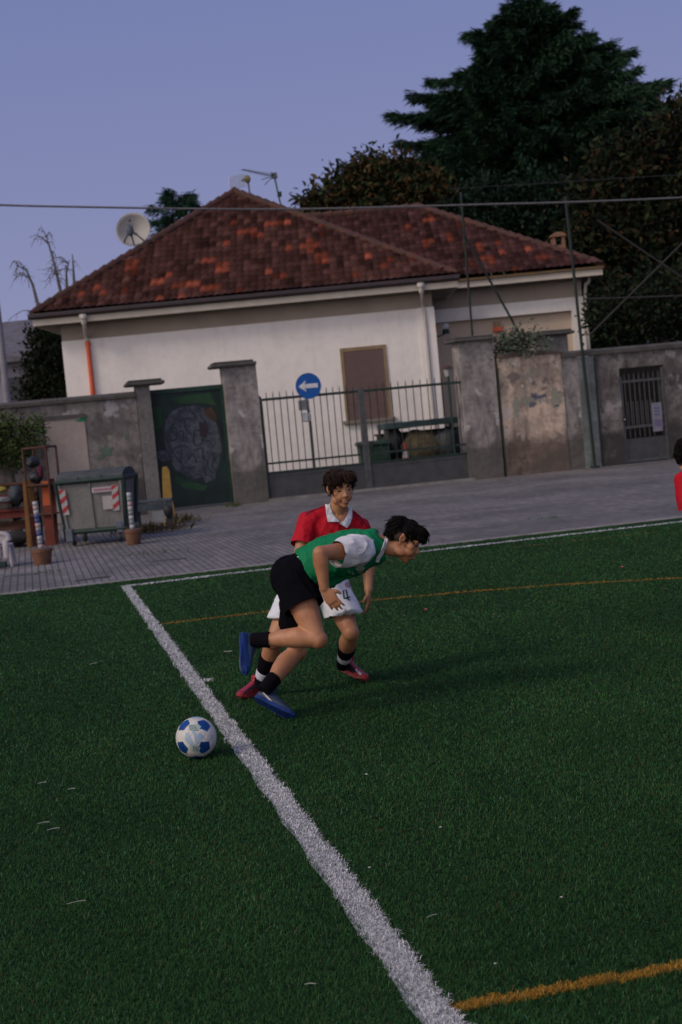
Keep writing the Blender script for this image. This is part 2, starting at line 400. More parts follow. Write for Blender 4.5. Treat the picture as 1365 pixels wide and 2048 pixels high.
joined('near_yellow_line', line_sheet('y2', [(q, 3.92-.02) for q in ss], [(q, 3.92+.02) for q in ss], m_yel), m_yel, (zn == 2) & (t_ < 8), (.30, .155, .016), .28, 3)
f3 = zn == 3
tag(link('faded_yellow_line', blade_mesh('faded_yellow_line', x[f3], d[f3], d[f3], np.array([.11, .085, .015])*np.ones((f3.sum(), 1))), m_lineb), kind='structure')

# loose bits lying on the turf ---------------------------------------
m_straw = pm('dry_straw', (.27, .29, .25), (.2, .22, .18), 30, .8, 0)
def Gp(px, py):
    r = ray(px, py); k = -EYE/r.z; q = Vector((0, 0, EYE)) + r*k; q.z = .034; return q
for n_, (a, b, c, dd_) in enumerate(((77, 1580, 95, 1577), (77, 1662, 101, 1658), (96, 1675, 122, 1670), (135, 1826, 174, 1818), (138, 1592, 153, 1590), (857, 1854, 876, 1848), (612, 1990, 634, 1989), (182, 1337, 196, 1334), (449, 1312, 466, 1311))):
    p0, p1 = Gp(a, b), Gp(c, dd_); mid = (p0+p1)/2 + Vector((0, .004, .001))
    bm = B(); tube(bm, smoothpath([p0, mid, p1], 4), .0016*max(1, p0.y/5), 5)
    o = obj('straw', bm, m_straw)
    where = ('in front of the ball, left', 'far left, upper of two close ones', 'far left, lower of two close ones', 'left foreground, longest one', 'left of the ball, short',
             'right of the goal line in front', 'lower middle, left of goal line', 'left turf far in front of the pots', 'behind the raised blue boot')[n_]
    tag(o, 'thin pale dry straw lying on the turf, ' + where, 'straw', 'bits of straw on the turf')
m_petal = pm('pale_scrap', (.38, .37, .36), (.32, .3, .29), 40, .8, 0); m_pink = pm('pink_scrap', (.5, .1, .12), (.4, .06, .1), 40, .8, 0)
for px, py, mm, lab in ((741, 1752, m_petal, 'small white scrap on the turf right of the goal line, middle foreground'), (1125, 1813, m_petal, 'small white scrap on the turf in the right foreground'),
                        (993, 1948, m_petal, 'tiny white scrap on the turf beside the near yellow line'), (883, 1670, m_petal, 'small pale scrap on the turf well right of the goal line'), (735, 1562, m_petal, 'small pale scrap right of the ball'),
                        (853, 1226, m_pink, 'pink scrap on the turf right of the players, between yellow lines'), (1246, 1140, m_pink, 'reddish scrap on the turf near the far right touch line')):
    q = Gp(px, py); sc = q.y/6
    bm = B(); ball(bm, q, (.007*sc, .005*sc, .003*sc), seg=8); obj_ = obj('litter_scrap', bm, mm); tag(obj_, lab, 'litter', 'litter on the turf')
# ================================================================ boundary wall, pillars, gates
m_oldwall = grime('old_grey_render', (.22, .196, .175), (.125, .112, .112), (.06, .054, .05), 1.3, 7, .7, .6, lo=.44, hi=.58, peel=[((.34, .31, .32), 1.1, .60), ((.10, .115, .085), 1.5, .62), ((.36, .30, .23), .9, .61)], foot=(.05, .047, .042))
m_pillar = grime('pillar_render', (.30, .27, .253), (.175, .158, .15), (.085, .078, .076), 1.9, 8, .75, .55, lo=.44, hi=.6, peel=[((.42, .385, .37), 1.7, .58), ((.12, .112, .108), 2.4, .60)], foot=(.075, .07, .06))
m_pillar_d = grime('pillar_render_dark', (.17, .16, .155), (.12, .11, .105), (.05, .046, .045), 1.6, 10, .6, .4)
m_peach = grime('peach_render', (.58, .44, .33), (.31, .25, .20), (.085, .07, .068), 1.1, 4, .75, .55, lo=.44, hi=.58, peel=[((.20, .205, .165), 1.5, .55), ((.47, .41, .36), 2.2, .60), ((.13, .105, .10), 1.9, .60), ((.15, .165, .2), 3.1, .66)], foot=(.075, .055, .045))
m_beige = grime('beige_infill', (.37, .31, .27), (.31, .26, .23), (.20, .17, .155), 1.2, 14, .35, .15)
m_cap = grime('cap_stone', (.10, .093, .085), (.065, .06, .055), (.03, .03, .028), 2, 12, .5, .1)
m_right = grime('right_render', (.20, .178, .165), (.10, .088, .085), (.035, .031, .031), 1.3, 5, .8, .65, lo=.42, hi=.56, peel=[((.27, .245, .24), 1.9, .57), ((.05, .044, .043), 1.3, .58)], foot=(.04, .037, .034))
m_teal = grime('teal_grey_render', (.19, .215, .21), (.10, .11, .108), (.07, .07, .068), 1.4, 8, .5, .5)
m_pole = pm('pole_dark_green', (.014, .024, .019), (.010, .015, .013), 9, .6, .1)
m_dgreen = pm('dark_green_paint', (.012, .045, .032), (.008, .026, .02), 6, .55, .15)
m_ggate = pm('gate_sheet_green', (.009, .026, .025), (.005, .012, .012), 1.6, .6, .15)
m_barg = pm('gate_bar_green', (.018, .036, .028), (.014, .022, .019), 14, .5, .1)
m_gatep = pm('gate_panel_grey', (.062, .062, .062), (.042, .043, .044), 4, .6, .15)
m_gpost = pm('gate_post_grey', (.085, .085, .085), (.05, .055, .055), 9, .55, .1)
m_dark = pm('dark_metal', (.03, .03, .03), (.018, .018, .018), 12, .6, .1)

def wthing(name, label, cat, s, t, group=None, z=0):
    return thing(name, label, cat, F(s, t, z), ANG, group)
def wrect(px0, py0, px1, py1, t=TW):
    a = ws(px0, py0, t); b = ws(px1, py1, t); return a[0], b[0], a[1], b[1]

# --- left wall with coping
sA = -9.0; sB = ws(273, 800)[0]; zL = ws(130, 806)[1]
lw = wthing('boundary_wall', 'stained grey rendered wall with bricked-up beige opening, left of the painted gate', 'wall', 0, TW)
obj('wall_face', box(B(), sA, sB, .03, .34, -.05, zL), m_oldwall, lw)
bm = B(); s0 = sA
while s0 < sB-.01:
    s1 = min(s0+.98, sB); prism(bm, [(-.05, zL), (-.05, zL+.07), (.185, zL+.13), (.42, zL+.07), (.42, zL)], s0+.004, s1-.004, 'x'); s0 += .98
obj('coping', bm, m_cap, lw)
a0, a1, z1, z0 = wrect(88, 842, 180, 940)
obj('infill_panel', box(B(), a0, a1, .012, .04, 0, z1), m_beige, lw)
bm = B(); box(bm, a0-.06, a1+.03, -.01, .035, z1, z1+.09); obj('lintel', bm, m_cap, lw)
m_tag_green = pm('spray_green', (.01, .16, .075), (.008, .11, .05), 10, .8, 0)
def flat_poly(bm, pts, y, th=.003): prism(bm, pts, y, y+th, 'y')
def w_poly(pxs, t=TW):
    return [ws(a, b, t) for a, b in pxs]
m_mossy = pm('spray_faded_green', (.06, .13, .085), (.12, .13, .11), 16, .9, 0)
m_tag_pale = pm('spray_pale', (.36, .34, .36), (.3, .28, .3), 6, .9, 0)
bm = B()
for q in (((150, 843), (160, 838), (166, 832), (175, 830), (170, 843)), ((77, 861), (95, 860), (88, 866), (82, 871))):
    flat_poly(bm, w_poly(q), .004)
obj('spray_mark', bm, m_tag_green, lw)
bm = B()
for q in (((200, 893), (207, 896), (212, 889), (218, 895), (228, 894), (222, 903), (224, 912), (212, 909), (204, 918), (196, 920), (203, 906)), ((248, 868), (253, 870), (258, 865), (259, 875), (251, 880))):
    flat_poly(bm, w_poly(q), .022)
obj('spray_mark', bm, m_mossy, lw)

# --- small pillar left of the painted gate
def pillar(label, bx0, bx1, y_top, cx0, cx1, ycap, depth, m, t=TW, m_c=None, base=0, capt=.13):
    s0, zt = ws(bx0, y_top, t); s1, _ = ws(bx1, y_top-.093*(bx1-bx0), t); c0, zc = ws(cx0, ycap, t); c1, _ = ws(cx1, ycap, t)
    r = wthing('gate_pillar', label, 'pillar', (s0+s1)/2, t, 'gate pillars'); h = (s1-s0)/2
    bm = B(); bx_ = box(bm, -h, h, 0, depth, base-.05, zt)
    bmesh.ops.subdivide_edges(bm, edges=list(bm.edges), cuts=3, use_grid_fill=True)
    for v in bm.verts: v.co += Vector((noise.noise(v.co*2.1), noise.noise(v.co*2.3+Vector((9, 0, 0))), 0))*.012
    obj('shaft', bm, m, r)
    o0 = c0-(s0+s1)/2; o1 = c1-(s0+s1)/2
    bm = B(); box(bm, o0, o1, -.14, depth+.14, zt, zt+capt*.62); obj('cap', bm, m_cap, r, bevel=.02)
    bm = B(); box(bm, o0+.05, o1-.05, -.09, depth+.09, zt+capt*.62, zt+capt); obj('cap_top', bm, m_cap, r, bevel=.025)
    return r
pillar('narrow dark grey gate pillar with flat stone cap, left of the painted sheet gate', 271, 299, 772, 250, 328, 755, .55, m_pillar_d)
pillar('tall pale rendered gate pillar with dark stone cap, between painted gate and barred gate', 446, 512, 735, 422, 512, 728, .55, m_pillar)
pillar('broad pale rendered gate pillar with dark stone cap, right of the barred gate', 917, 986, 685, 904, 989, 678, .55, m_pillar)

# --- painted sheet gate
g0, zt = ws(292, 790, TW+.3); g1, zt2 = ws(446, 770, TW+.3)
gg = wthing('sheet_gate', 'dark green sheet metal gate covered in grey spray paint', 'gate', g0, TW+.3)
W_ = g1-g0
obj('sheet', box(B(), 0, W_, 0, .03, .06, zt2-.08), m_ggate, gg)
bm = B(); box(bm, -.02, W_+.02, -.03, .06, zt2-.08, zt2+.02); box(bm, -.02, .06, -.03, -.002, .05, zt2-.08); box(bm, W_-.08, W_, -.03, -.002, .05, zt2-.08); obj('frame', bm, m_dgreen, gg)
def gp(a, b): q = ws(a, b, TW+.3); return (q[0]-g0, q[1])
m_sp1 = grime('spray_grey_blue', (.092, .098, .118), (.042, .05, .064), (.02, .028, .03), 3.2, 14, .8, .3, lo=.42, hi=.6)
m_sp2 = pm('spray_line_dark', (.016, .022, .032), (.03, .036, .048), 8, .8, 0)
m_sp3 = pm('spray_rust', (.075, .035, .016), (.035, .03, .022), 3, .8, 0); m_sp4 = pm('spray_moss', (.022, .06, .022), (.01, .04, .025), 4, .8, 0)
m_sp5 = pm('spray_maroon', (.035, .02, .024), (.025, .018, .022), 5, .8, 0)
outline = [(331, 842), (345, 822), (366, 812), (392, 811), (412, 818), (430, 838), (440, 868), (444, 900), (438, 930), (430, 958), (413, 966), (405, 954), (388, 958), (366, 948), (350, 938), (342, 920), (326, 924), (315, 916), (313, 905), (322, 900), (334, 903), (328, 876)]
bm = B(); flat_poly(bm, [gp(*q) for q in outline], -.006, .005); obj('spray_shape', bm, m_sp1, gg)
for m_, pts, y in ((m_sp3, ((408, 818), (424, 815), (434, 832), (434, 846), (420, 838), (412, 830)), -.012), (m_sp5, ((398, 842), (410, 846), (416, 862), (412, 876), (400, 872)), -.012), (m_sp4, ((352, 950), (372, 962), (395, 966), (418, 972), (408, 982), (372, 978), (350, 964)), -.007), (m_sp4, ((300, 816), (322, 812), (326, 850), (310, 862)), -.007), (m_sp4, ((340, 795), (420, 785), (434, 812), (404, 806), (358, 808)), -.007)):
    bm = B(); flat_poly(bm, [gp(*q) for q in pts], y, .004); obj('spray_patch', bm, m_, gg)
bm = B()
def stroke(pts, wpx=3, y=-.016):
    P2 = [Vector((a, 0, b)) for a, b in (gp(*q) for q in pts)]; P2 = smoothpath(P2, 5)
    L = []; R = []
    for i, p in enumerate(P2):
        tg = (P2[min(i+1, len(P2)-1)]-P2[max(i-1, 0)]).normalized(); nn = Vector((-tg.z, 0, tg.x))*wpx*.0055
        L.append(bm.verts.new(p+nn+Vector((0, y, 0)))); R.append(bm.verts.new(p-nn+Vector((0, y, 0))))
    for i in range(len(L)-1): bm.faces.new([L[i], R[i], R[i+1], L[i+1]])
for q in (((335, 832), (352, 814), (380, 808), (405, 814), (428, 834), (442, 868)), ((328, 845), (327, 862), (334, 880), (344, 900), (356, 920), (372, 934), (392, 934)), ((338, 858), (352, 856), (353, 878), (341, 882)), ((352, 868), (366, 862), (366, 884)), ((346, 900), (360, 892), (378, 894)), ((362, 894), (364, 914), (360, 926)),
          ((388, 862), (402, 862), (404, 884), (390, 890), (388, 862)), ((390, 900), (404, 896), (406, 918)), ((376, 920), (386, 908), (394, 926)), ((358, 846), (372, 836), (386, 840)), ((370, 838), (373, 860), (384, 868)), ((312, 912), (316, 903), (326, 900), (336, 905), (341, 918)), ((320, 920), (325, 911), (332, 914), (334, 924)),
          ((350, 940), (362, 952), (374, 946), (384, 956), (396, 948), (408, 956)), ((408, 915), (416, 926), (408, 938), (414, 952)), ((398, 830), (410, 842), (414, 858)), ((420, 905), (430, 915), (424, 930), (432, 942)), ((342, 830), (350, 842), (344, 858), (352, 872)), ((404, 880), (418, 882), (428, 894)), ((380, 822), (390, 832), (388, 846))):
    stroke(q, 2.4)
obj('spray_line', bm, m_sp2, gg)

# --- barred two-leaf gate
q0 = ws(520, 790)[0]; qm = ws(722, 775)[0]; q1 = ws(930, 760)[0]
zr = ws(600, 793)[1]; zp = .62
gt = wthing('barred_gate', 'green barred double gate with solid grey lower panels between pale pillars', 'gate', q0, TW+.08)
Wg = q1-q0; Wm = qm-q0
def leaf(x0, x1, nb):
    bm = B(); box(bm, x0, x1, -.025, .025, zp, zp+.05); box(bm, x0, x1, -.025, .025, zp+.22, zp+.265); box(bm, x0, x1, -.028, .028, zr-.03, zr+.03)
    obj_split('rail', bm, m_barg, gt)
    for i in range(nb):
        xx = x0+(i+.7)*(x1-x0)/(nb+.4)
        bm = B(); tube(bm, [(xx, 0, zp+.02), (xx, 0, zr+.10), (xx, 0, zr+.17)], [.011, .011, .003], 6); obj('bar', bm, m_barg, gt)
    bm = B(); box(bm, x0, x1, -.012, .012, .07, zp); box(bm, x0+.01, x1-.01, -.022, -.0125, .07, .12); box(bm, x0+.01, x1-.01, -.022, -.0125, zp-.07, zp-.02); obj('lower_panel', bm, m_gatep, gt)
leaf(.05, Wm-.07, 14); leaf(Wm+.08, Wg-.06, 13)
bm = B(); box(bm, Wm-.07, Wm+.005, -.04, .04, .05, zr+.09); box(bm, Wm+.01, Wm+.08, -.042, .038, .05, zr+.07); obj_split('centre_stile', bm, m_gpost, gt)
bm = B(); box(bm, -.03, .05, -.035, .035, 0, zr-.02); tube(bm, smoothpath([(.01, 0, zr-.03), (.01, 0, zr+.05), (-.05, 0, zr+.09), (-.12, 0, zr+.06)], 4), .03, 8); obj('hinge_post', bm, m_barg, gt)
bm = B(); box(bm, Wg-.06, Wg+.02, -.035, .035, 0, zr+.22); obj('hinge_post', bm, m_gpost, gt)
bm = B(); box(bm, Wm+.08, Wm+.17, -.06, .05, 1.02, 1.16); box(bm, Wm-.2, Wm-.07, -.05, .04, 1.04, 1.1); obj_split('lock_box', bm, m_dark, gt)
bm = B(); box(bm, -.05, Wg+.05, -.08, .05, -.02, .055); obj('threshold', bm, m_edge, gt)

# --- blue direction sign clamped to the gate
c = ws(617, 772, TW-.02)
m_blue = pm('sign_blue', (.006, .09, .34), (.006, .075, .28), 9, .45, .05); m_white = pm('white_paint', (.62, .62, .63), (.5, .5, .5), 9, .6, .05)
m_galv = pm('galvanised', (.33, .33, .34), (.24, .24, .25), 20, .5, .05, metal=.4)
sg = wthing('direction_sign', 'round blue sign with white left-pointing arrow on the barred gate', 'sign', c[0], TW-.02)
R_ = .30
bm = B(); disc_y(bm, (0, -.012, c[1]), R_, .012, 40); obj('disc', bm, m_blue, sg)
bm = B()
for k in range(48):
    a0_, a1_ = 2*pi*k/48, 2*pi*(k+1)/48
    prism(bm, [(R_*cos(a0_), c[1]+R_*sin(a0_)), (R_*cos(a1_), c[1]+R_*sin(a1_)), ((R_-.012)*cos(a1_), c[1]+(R_-.012)*sin(a1_)), ((R_-.012)*cos(a0_), c[1]+(R_-.012)*sin(a0_))], -.016, -.0125)
obj('rim', bm, m_blue, sg)
ar = [(-.235, 0), (-.06, .125), (-.06, .095), (-.10, .05), (.225, .05), (.225, -.05), (-.10, -.05), (-.06, -.095), (-.06, -.125)]
bm = B(); prism(bm, [(a, c[1]+b) for a, b in ar], -.018, -.0125); obj('arrow', bm, m_white, sg)
bm = B(); box(bm, -.05, .05, .0005, .03, c[1]-.06, c[1]+.06); box(bm, -.03, .03, .0005, .07, c[1]-.24, c[1]-.2); obj_split('clamp', bm, m_galv, sg)

# --- post with boxes behind the gate
t2 = TW+.55; c = ws(610, 815, t2); cp = ws(628, 900, t2)
m_pgrey = pm('post_grey_green', (.06, .085, .075), (.045, .06, .055), 10, .6, .1)
ps = wthing('meter_post', 'green post carrying a small grey box and white lamp box behind the barred gate', 'post', cp[0]-.02, t2)
bm = B(); tube(bm, [(0, 0, -.02), (0, 0, c[1]-.2), (-.06, 0, c[1]+.2)], .03, 10); obj('pole', bm, m_pgrey, ps)
bm = B(); box(bm, -.24, .0, -.08, .05, c[1]-.06, c[1]+.18); obj('box', bm, pm('box_grey', (.3, .3, .31), (.24, .24, .25), 9, .5, .05), ps, bevel=.012)
bm = B(); box(bm, -.17, .01, -.08, .05, c[1]-.34, c[1]-.12); obj('lamp_box', bm, m_white, ps, bevel=.02)
bm = B(); box(bm, -.14, -.02, -.085, -.0805, c[1]-.31, c[1]-.15); obj('lens', bm, pm('lens_pale', (.7, .72, .66), (.6, .62, .58), 9, .3, 0), ps)

# --- plastered wall right of the gate
s0, ztp = ws(990, 712); s1, _ = ws(1120, 706); s2, _ = ws(1152, 700)
pw = wthing('boundary_wall', 'peach and grey peeling plaster wall with rounded coping, right of the barred gate', 'wall', s0, TW)
L_ = s1-s0+.02
obj('plaster', box(B(), .06, L_, 0, .32, -.05, ztp-.06), m_peach, pw)
bm = B(); N_ = 14
for i in range(N_):
    xa, xb = .06+(L_-.02)*i/N_, .06+(L_-.02)*(i+1)/N_
    ha = ztp-.06+.13*sin(pi*min(1, (i+.01)/N_*.75+.2)); hb = ztp-.06+.13*sin(pi*min(1, (i+1)/N_*.75+.2))
    v = [bm.verts.new(p) for p in ((xa,-.05,ztp-.06),(xb,-.05,ztp-.06),(xb,.38,ztp-.06),(xa,.38,ztp-.06),(xa,-.05,ha),(xb,-.05,hb),(xb,.38,hb),(xa,.38,ha))]
    for f in ((3,2,1,0),(4,5,6,7),(0,1,5,4),(1,2,6,5),(2,3,7,6),(3,0,4,7)): bm.faces.new([v[k] for k in f])
bmesh.ops.remove_doubles(bm, verts=list(bm.verts), dist=.0005)
obj('coping', bm, pm('coping_brown', (.14, .10, .08), (.075, .06, .055), 5, .9, .5, .02), pw)
m_bluespot = pm('spray_blue', (.095, .105, .14), (.12, .115, .12), 14, .9, 0); m_mosspot = pm('moss_stain', (.12, .135, .095), (.17, .15, .12), 10, .95, 0)
bm = B()
def pwp(a, b): q = ws(a, b); return (q[0]-s0, q[1])
for q in (((1061, 785), (1068, 788), (1076, 786), (1070, 796), (1063, 795)), ((1066, 792), (1082, 790), (1092, 786), (1094, 794), (1080, 797), (1070, 800)), ((1058, 806), (1068, 803), (1074, 808), (1066, 814), (1060, 816)), ((1064, 764), (1070, 761), (1071, 768), (1065, 770)), ((1110, 810), (1118, 808), (1119, 813), (1111, 815))):
    prism(bm, [pwp(*p) for p in q], -.003, .001)
obj('spray_mark', bm, m_bluespot, pw)
bm = B(); tube(bm, [(.03, -.05, 0), (.03, -.05, ws(992, 742)[1]), (.06, -.05, ws(992, 742)[1]+.06)], .018, 8); obj('conduit', bm, m_barg, pw)

# --- grey bay, drain pipe tone strip, and the right wall with doorway
r0 = s1+.02; ztr = ws(1365, 683)[1]; sE = 34.0
d0_, z_d = ws(1238, 737); d1_, _ = ws(1328, 733)
rw = wthing('boundary_wall', 'dark stained rendered wall with barred doorway, at the far right', 'wall', r0, TW)
xs1 = ws(1162, 800)[0]-r0; xs2 = ws(1196, 800)[0]-r0
def rx(a): return a-r0
zc = ztr-.14
obj('grey_bay', box(B(), 0, xs1, .02, .33, -.05, zc), m_pillar, rw)
obj('teal_bay', box(B(), xs1, xs2, -.012, .33, -.05, zc-.02), m_teal, rw)
obj('wall_face', box(B(), xs2, rx(d0_), .0, .33, -.05, zc), m_right, rw)
obj('wall_face', box(B(), rx(d1_), sE, .0, .33, -.05, zc), m_right, rw)
obj('lintel', box(B(), rx(d0_), rx(d1_), .002, .328, z_d, zc), m_right, rw)
bm = B(); xx = 0
while xx < sE:
    prism(bm, [(-.06, zc), (-.06, zc+.09), (.16, zc+.15), (.4, zc+.09), (.4, zc)], xx+.004, min(xx+1.1, sE)-.004, 'x'); xx += 1.1
obj('coping', bm, m_cap, rw)
bm = B(); box(bm, xs2-.035, xs2+.01, -.04, -.013, 0, zc-.05); obj('strip', bm, m_dark, rw)
# barred door in it
Wd = d1_-d0_
bd = wthing('barred_door', 'grey barred metal door with solid lower panel in the right wall', 'door', d0_, TW+.06)
bm = B(); box(bm, .01, .07, -.03, .03, 0, z_d-.2); box(bm, Wd-.07, Wd-.01, -.03, .03, 0, z_d-.05); box(bm, .07, Wd-.07, -.025, .025, z_d-.36, z_d-.3); box(bm, .07, Wd-.07, -.025, .025, .85, .91); box(bm, .07, Wd-.07, -.025, .025, .03, .09); obj('frame', bm, m_gpost, bd)
for k in range(8):
    xx = .07+(k+.6)*(Wd-.14)/8.2
    bm = B(); tube(bm, [(xx, 0, .88), (xx, 0, z_d-.2), (xx, 0, z_d-.13)], [.012, .012, .003], 6); obj('bar', bm, m_gpost, bd)
    if k < 6:
        bm = B(); tube(bm, [(xx+.05, 0, .62), (xx+.05, 0, 1.5)], .010, 6); obj('bar', bm, m_gpost, bd)
obj('lower_panel', box(B(), .07, Wd-.07, -.01, .01, .09, .6), m_gatep, bd)
bm = B(); box(bm, .0, .08, -.06, .035, 1.02, 1.16); obj('lock', bm, m_dark, bd)
bm = B(); ball(bm, (.04, -.09, 1.08), .022, seg=10); tube(bm, [(.04, -.05, 1.08), (.04, -.1, 1.08)], .01, 6); obj('knob', bm, m_galv, bd)
nt_ = wthing('paper_notice', 'pale paper notice hanging on the barred door in the right wall', 'notice', d0_+Wd*.66, TW+.01)
bm = B(); box(bm, 0, .26, 0, .004, .72, 1.42)
bmesh.ops.subdivide_edges(bm, edges=list(bm.edges), cuts=4, use_grid_fill=True)
for v in bm.verts: v.co.y += .008*noise.noise(v.co*6)
obj('sheet', bm, pm('paper', (.20, .19, .23), (.16, .15, .19), 6, .9, .1), nt_)
bm = B()
for zz in (1.28, 1.2, 1.12, .98, .92, .86): box(bm, .04, .22-.05*random.random(), -.012, -.0085, zz, zz+.025)
obj_split('print', bm, pm('print_violet', (.10, .09, .2), (.14, .12, .22), 10, .9, 0), nt_)
# dark passage behind the doorway
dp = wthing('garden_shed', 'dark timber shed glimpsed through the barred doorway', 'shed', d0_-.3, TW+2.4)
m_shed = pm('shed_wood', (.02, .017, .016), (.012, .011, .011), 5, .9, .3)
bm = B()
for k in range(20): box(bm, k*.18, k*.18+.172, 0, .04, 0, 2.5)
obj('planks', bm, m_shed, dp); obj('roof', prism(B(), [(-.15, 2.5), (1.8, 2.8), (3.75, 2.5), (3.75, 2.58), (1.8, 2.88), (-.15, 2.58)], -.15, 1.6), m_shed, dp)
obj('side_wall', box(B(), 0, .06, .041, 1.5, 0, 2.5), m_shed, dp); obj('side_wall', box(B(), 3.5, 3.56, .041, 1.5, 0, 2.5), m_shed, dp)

# far pillar behind the plaster wall
pillar('dark capped pillar standing behind the peach plaster wall', 1086, 1135, 672, 1072, 1146, 664, .6, m_pillar_d, t=TW+2.2)
# ================================================================ house
HY = 40.0
m_hw = grime('house_render_white', (.70, .66, .625), (.64, .60, .565), (.40, .365, .33), .5, 4, .16, .16)
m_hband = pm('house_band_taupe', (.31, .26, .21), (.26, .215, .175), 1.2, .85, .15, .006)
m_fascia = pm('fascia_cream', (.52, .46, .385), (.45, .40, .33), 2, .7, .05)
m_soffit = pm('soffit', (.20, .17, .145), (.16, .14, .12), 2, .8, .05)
m_gutter = pm('gutter_brown', (.04, .028, .03), (.03, .022, .024), 3, .5, .05)
m_pipe = pm('pipe_cream', (.48, .44, .40), (.4, .37, .34), 3, .5, .03); m_orange = pm('pipe_orange', (.62, .115, .04), (.52, .09, .03), 4, .45, .03)
m_tile = colmat('roof_tile', .9, 1.0, 14, .3, spec=.03)
eL = P(65, 632, HY); eR = P(915, 553, HY); ap = P(470, 388, HY+5.9)
ZE = 5.36; eL.z = ZE; eR.z = ZE; apx = ap.x; apz = ap.z
hs = thing('house', 'single storey white house with hipped red tile roof behind the wall', 'house', (apx, HY, 0))
def hx(px, py=600, y=HY): return P(px, py, y).x - apx
def hz(px, py, y=HY): return P(px, py, y).z
wl_, wr_ = hx(120, 720), hx(876, 690)
ov = .55                                  # eave overhang
zb = hz(300, 664)                          # band bottom height
D_ = 10.5
bm = B(); box(bm, wl_, wr_, ov, ov+D_, -.05, zb); obj('wall', bm, m_hw, hs)
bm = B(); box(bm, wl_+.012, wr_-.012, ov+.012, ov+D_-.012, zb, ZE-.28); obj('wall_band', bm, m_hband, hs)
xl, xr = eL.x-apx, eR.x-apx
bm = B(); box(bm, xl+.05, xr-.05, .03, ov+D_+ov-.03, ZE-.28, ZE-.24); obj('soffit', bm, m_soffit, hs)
bm = B(); box(bm, xl, xr, -.03, .025, ZE-.27, ZE-.06); box(bm, xl-.0, xl+.05, .026, ov+D_+ov, ZE-.27, ZE-.06); box(bm, xr-.05, xr, .026, ov+D_+ov, ZE-.27, ZE-.06); obj('fascia', bm, m_fascia, hs)
bm = B(); tube(bm, [(xl-.1, -.09, ZE-.01), (xr+.05, -.09, ZE-.01)], .085, 10); obj('gutter', bm, m_gutter, hs)

def tile_slope(name, parent, ridge_a, ridge_b, eave_a, eave_b, orange, seed, tw=.205, course=.35, base=None):
    """a roof plane (ridge_a == ridge_b gives a triangle) of real pantiles: waves across, steps down the slope"""
    rg = np.random.default_rng(seed)
    A, Bv, C, Dv = [np.array(q, float) for q in (ridge_a, ridge_b, eave_a, eave_b)]
    ex = (Dv-C)/np.linalg.norm(Dv-C)
    mid = (A+Bv)/2; foot = C + ex*np.dot(mid-C, ex); up = mid-foot; Ls = np.linalg.norm(up); up /= Ls
    nrm = np.cross(ex, up); nrm *= np.sign(nrm[2])
    W_ = np.linalg.norm(Dv-C); ra = np.dot(A-C, ex); rb = np.dot(Bv-C, ex)
    nc = int(Ls/course); sub = 5; nx = int(W_/tw*5)
    vs = np.linspace(0, 1, nc*sub+1); V = []; Cc = []
    ntile = int(W_/tw)+2
    tone = rg.normal(1, .22, (nc+2, ntile)); isor = np.zeros((nc+2, ntile), bool)
    for (fx, fy, rxx, ryy) in orange:
        for j in range(nc+1):
            for i in range(ntile):
                q = ((i*tw/W_-fx)/rxx)**2 + ((j/nc-fy)/ryy)**2
                if q < 1 and rg.random() < 1.15-.55*q: isor[j, i] = True
    isor |= rg.random(isor.shape) < .02
    tone = np.where(rg.random(tone.shape) < .25, tone*1.45, np.where(rg.random(tone.shape) < .2, tone*.62, tone))
    xx = np.linspace(0, W_, nx+1)
    rows = []
    vals = []
    for j in range(nc):
        for k in range(sub): vals.append((j, (j+k/(sub-1)*.985)*Ls/nc, k/(sub-1)))
    for j, dist, k in vals:
        f = dist/Ls
        lo = ra*f; hi = W_ + (rb-W_)*f
        x2 = np.clip(xx, lo, hi)
        h = .038*np.abs(np.sin(pi*x2/tw))**.8 + .085*(1-k) + .01*np.sin(x2*1.3+j*.4)
        pts = C + np.outer(x2, ex) + up*dist + np.outer(h, nrm)
        V.append(pts); ti = np.clip((x2/tw).astype(int), 0, ntile-1)
        bc = np.where(isor[j, ti][:, None], np.array([.135, .036, .022]), np.array([.047, .0215, .0185]) if base is None else np.array(base))
        Cc.append(bc*tone[j, ti][:, None])
    V = np.array(V); Cc = np.array(Cc); nr = len(V); n1 = nx+1
    idx = np.arange(nr*n1).reshape(nr, n1)
    q = np.stack([idx[:-1, :-1], idx[:-1, 1:], idx[1:, 1:], idx[1:, :-1]], -1).reshape(-1, 4)
    Vf = V.reshape(-1, 3)
    # drop collapsed cells outside the hip lines
    keep = np.linalg.norm(Vf[q[:, 0]]-Vf[q[:, 1]], axis=1) + np.linalg.norm(Vf[q[:, 3]]-Vf[q[:, 2]], axis=1) > .005
    me = from_arrays(name, Vf, q[keep], None, np.clip(Cc.reshape(-1, 3), .005, .6))
    o = link(name, me, m_tile, parent); return o
ridge_m = pm('ridge_tile', (.085, .034, .024), (.04, .024, .022), 3, .85, .3, .01)
def ridge_tiles(bm, a, b, r=.13, step=.36):
    a, b = Vector(a), Vector(b); L = (b-a).length; n = max(1, int(L/step)); d = (b-a)/n
    for i in range(n):
        p = a+d*i; tube(bm, [p+Vector((0, 0, .01)), p+d*1.08+Vector((0, 0, .035))], [r*.86, r*1.08], 9)
ys = 0.0; ye = ov*2+D_
pk = (0, 5.9, apz)
pk2 = (0, ye-5.9+.5, apz)
def frac(px, py):                 # photo position -> (fraction along the eave, fraction up the slope)
    r = ray(px, py); A3 = Vector((xl+apx, HY, ZE)); n = Vector((1, 0, 0)).cross(Vector((0, 5.9, apz-ZE))).normalized()
    o = Vector((0, 0, EYE)); k = (A3-o).dot(n)/r.dot(n); p = o+r*k
    return (p.x-A3.x)/(xr-xl), (p.y-HY)/5.9
orng = []
